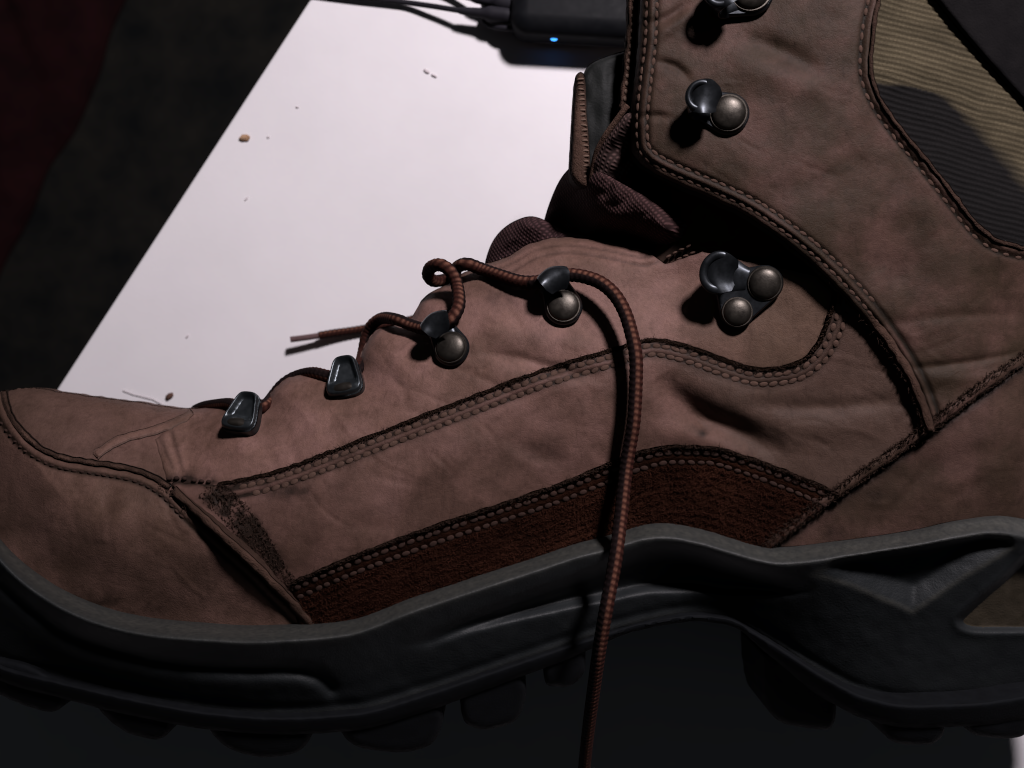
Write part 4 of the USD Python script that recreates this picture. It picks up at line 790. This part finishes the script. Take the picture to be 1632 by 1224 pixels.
# ------------------------------------------------------------------ power bank, cables, crumbs
bx0 = P(812, 74, 0.); bank = thing('power_bank', 'black power bank with a small blue light lying behind the boot', 'power bank', (bx0[0] + .06, bx0[1] + .035, 0))
def rot2(v, deg, c):
    a_ = math.radians(deg); R_ = np.array([[math.cos(a_), -math.sin(a_), 0], [math.sin(a_), math.cos(a_), 0], [0, 0, 1]]); return (v - c) @ R_.T + c
def rbox(x0, y0, z0, x1, y1, z1, r, rv=None):
    rv = rv or r
    pts = [manifold3d.Manifold.sphere(1, 32).scale((r, r, rv)).translate((x, y, z)) for x in (x0 + r, x1 - r) for y in (y0 + r, y1 - r) for z in (z0 + rv, z1 - rv)]
    return manifold3d.Manifold.batch_hull(pts)
c0 = np.array([bx0[0], bx0[1], 0])
v, f = man(rbox(c0[0], c0[1], .0004, c0[0] + .15, c0[1] + .072, .0158, .0068, .0052)); obj('case', (rot2(v, -3.2, c0), f), M['bank'], bank, smooth=45)
v, f = man(rbox(c0[0] + .010, c0[1] - .0003, .0055, c0[0] + .140, c0[1] + .004, .0066, .0004)); obj('seam_line', (rot2(v, -3.2, c0), f), M['cable'], bank, smooth=45)
ld = trimesh.creation.icosphere(2, .00115); ld.apply_scale((1.25, .8, .8)); ld.apply_translation((c0[0] + .0168, c0[1] + .0003, .0092)); obj('status_light', (rot2(np.array(ld.vertices), -3.2, c0), np.array(ld.faces)), M['led'], bank, smooth=True)
def cable(name, label, pts, r, plug=None):
    p = np.array(pts, float); sm = smooth_line(p, 3); q = P(sm[:, 0], sm[:, 1], sm[:, 2] / 1000)
    t = thing(name, label, 'cable', q[len(q) // 2]); obj('wire', tube(q, r, 14)[:2], M['cable'], t, smooth=True)
    if plug:
        g = np.array(plug, float); a_ = P(g[:, 0], g[:, 1], g[:, 2] / 1000)
        qq = np.linspace(a_[0], a_[1], 16); rr = np.interp(np.linspace(0, 1, 16), [0, .1, .3, .5, .55, .95, 1], [r * 1.15, r * 1.5, r * 1.7, r * 2, r * 2.9, r * 2.9, r * 2.4])
        v_, f_, _, _ = tube(qq, rr, 18); obj('plug', (v_, f_), M['cable'], t, smooth=40)
cable('charging_cable', 'thin black charging cable running straight out to the left of the power bank', [(420, -26, 2), (560, -6, 2), (640, 3, 2), (690, 10, 4), (738, 18, 6.5)], .0010, [(732, 17, 6.3), (815, 26, 7.5)])
cable('charging_cable', 'black charging cable bent into a small loop beside the power bank', [(830, 46, 7), (800, 45, 6.5), (782, 42, 4), (770, 32, 3), (772, 18, 5), (782, 4, 5), (770, -14, 2), (700, -60, 2), (560, -80, 2)], .0011)
cable('charging_cable', 'black cable with a thick plug at the top rim of the picture', [(600, -40, 2), (700, -16, 2), (755, -2, 5)], .0011, [(752, -3, 5.5), (822, 9, 7.5)])

def crumb(name, label, px, py, sx, sy, h_, rot, m, seed, cat='crumb'):
    s = trimesh.creation.icosphere(3); v_ = np.array(s.vertices)
    v_ = v_ * (.55 + .9 * meshkit.fbm(v_ * 1.7 + 7, 3, seed))[:, None] * [sx, sy, h_]
    a_ = math.radians(rot); R_ = np.array([[math.cos(a_), -math.sin(a_), 0], [math.sin(a_), math.cos(a_), 0], [0, 0, 1]]); v_ = v_ @ R_.T
    c = P(px, py, 0.); v_ = v_ - [0, 0, v_[:, 2].min() - .00004] + [c[0], c[1], 0]
    o = obj(name, (v_, np.array(s.faces)), M[m], smooth=True); tag(o, label, cat)
crumb('crumb', 'tan bread crumb on the white table near its edge', 390, 220, .0019, .0012, .0006, 12, 'crumb', 3)
crumb('crumb', 'faint pale brown speck on the table below the cable', 680, 114, .0013, .0006, .0003, -30, 'smear', 5)
crumb('crumb', 'elongated pale speck on the table below the cable', 692, 121, .0012, .0004, .0003, -28, 'smear', 15)
crumb('crumb', 'dark brown flake on the table above the toe of the boot', 271, 631, .0017, .0010, .0006, 40, 'flake', 8)
crumb('crumb', 'tiny grey speck on the table beside the tan crumb', 428, 219, .0005, .0004, .0002, 0, 'smear', 9)
crumb('crumb', 'tiny grey speck on the table above the tan crumb', 474, 171, .0006, .0003, .0002, 0, 'smear', 10)
crumb('crumb', 'slanted grey speck on the table below the tan crumb', 393, 317, .0010, .0003, .0002, 45, 'smear', 12)
crumb('crumb', 'faint slanted speck on the table left of the lace tip', 299, 536, .0008, .0003, .0002, 50, 'smear', 13)
hair = P(*np.array([(196, 622), (212, 628), (228, 632), (244, 636), (262, 646)]).T, .0006)
o = obj('fibre', tube(hair, .00014, 6)[:2], M['smear'], smooth=True); tag(o, 'thin pale fibre on the table beside the toe', 'fibre')
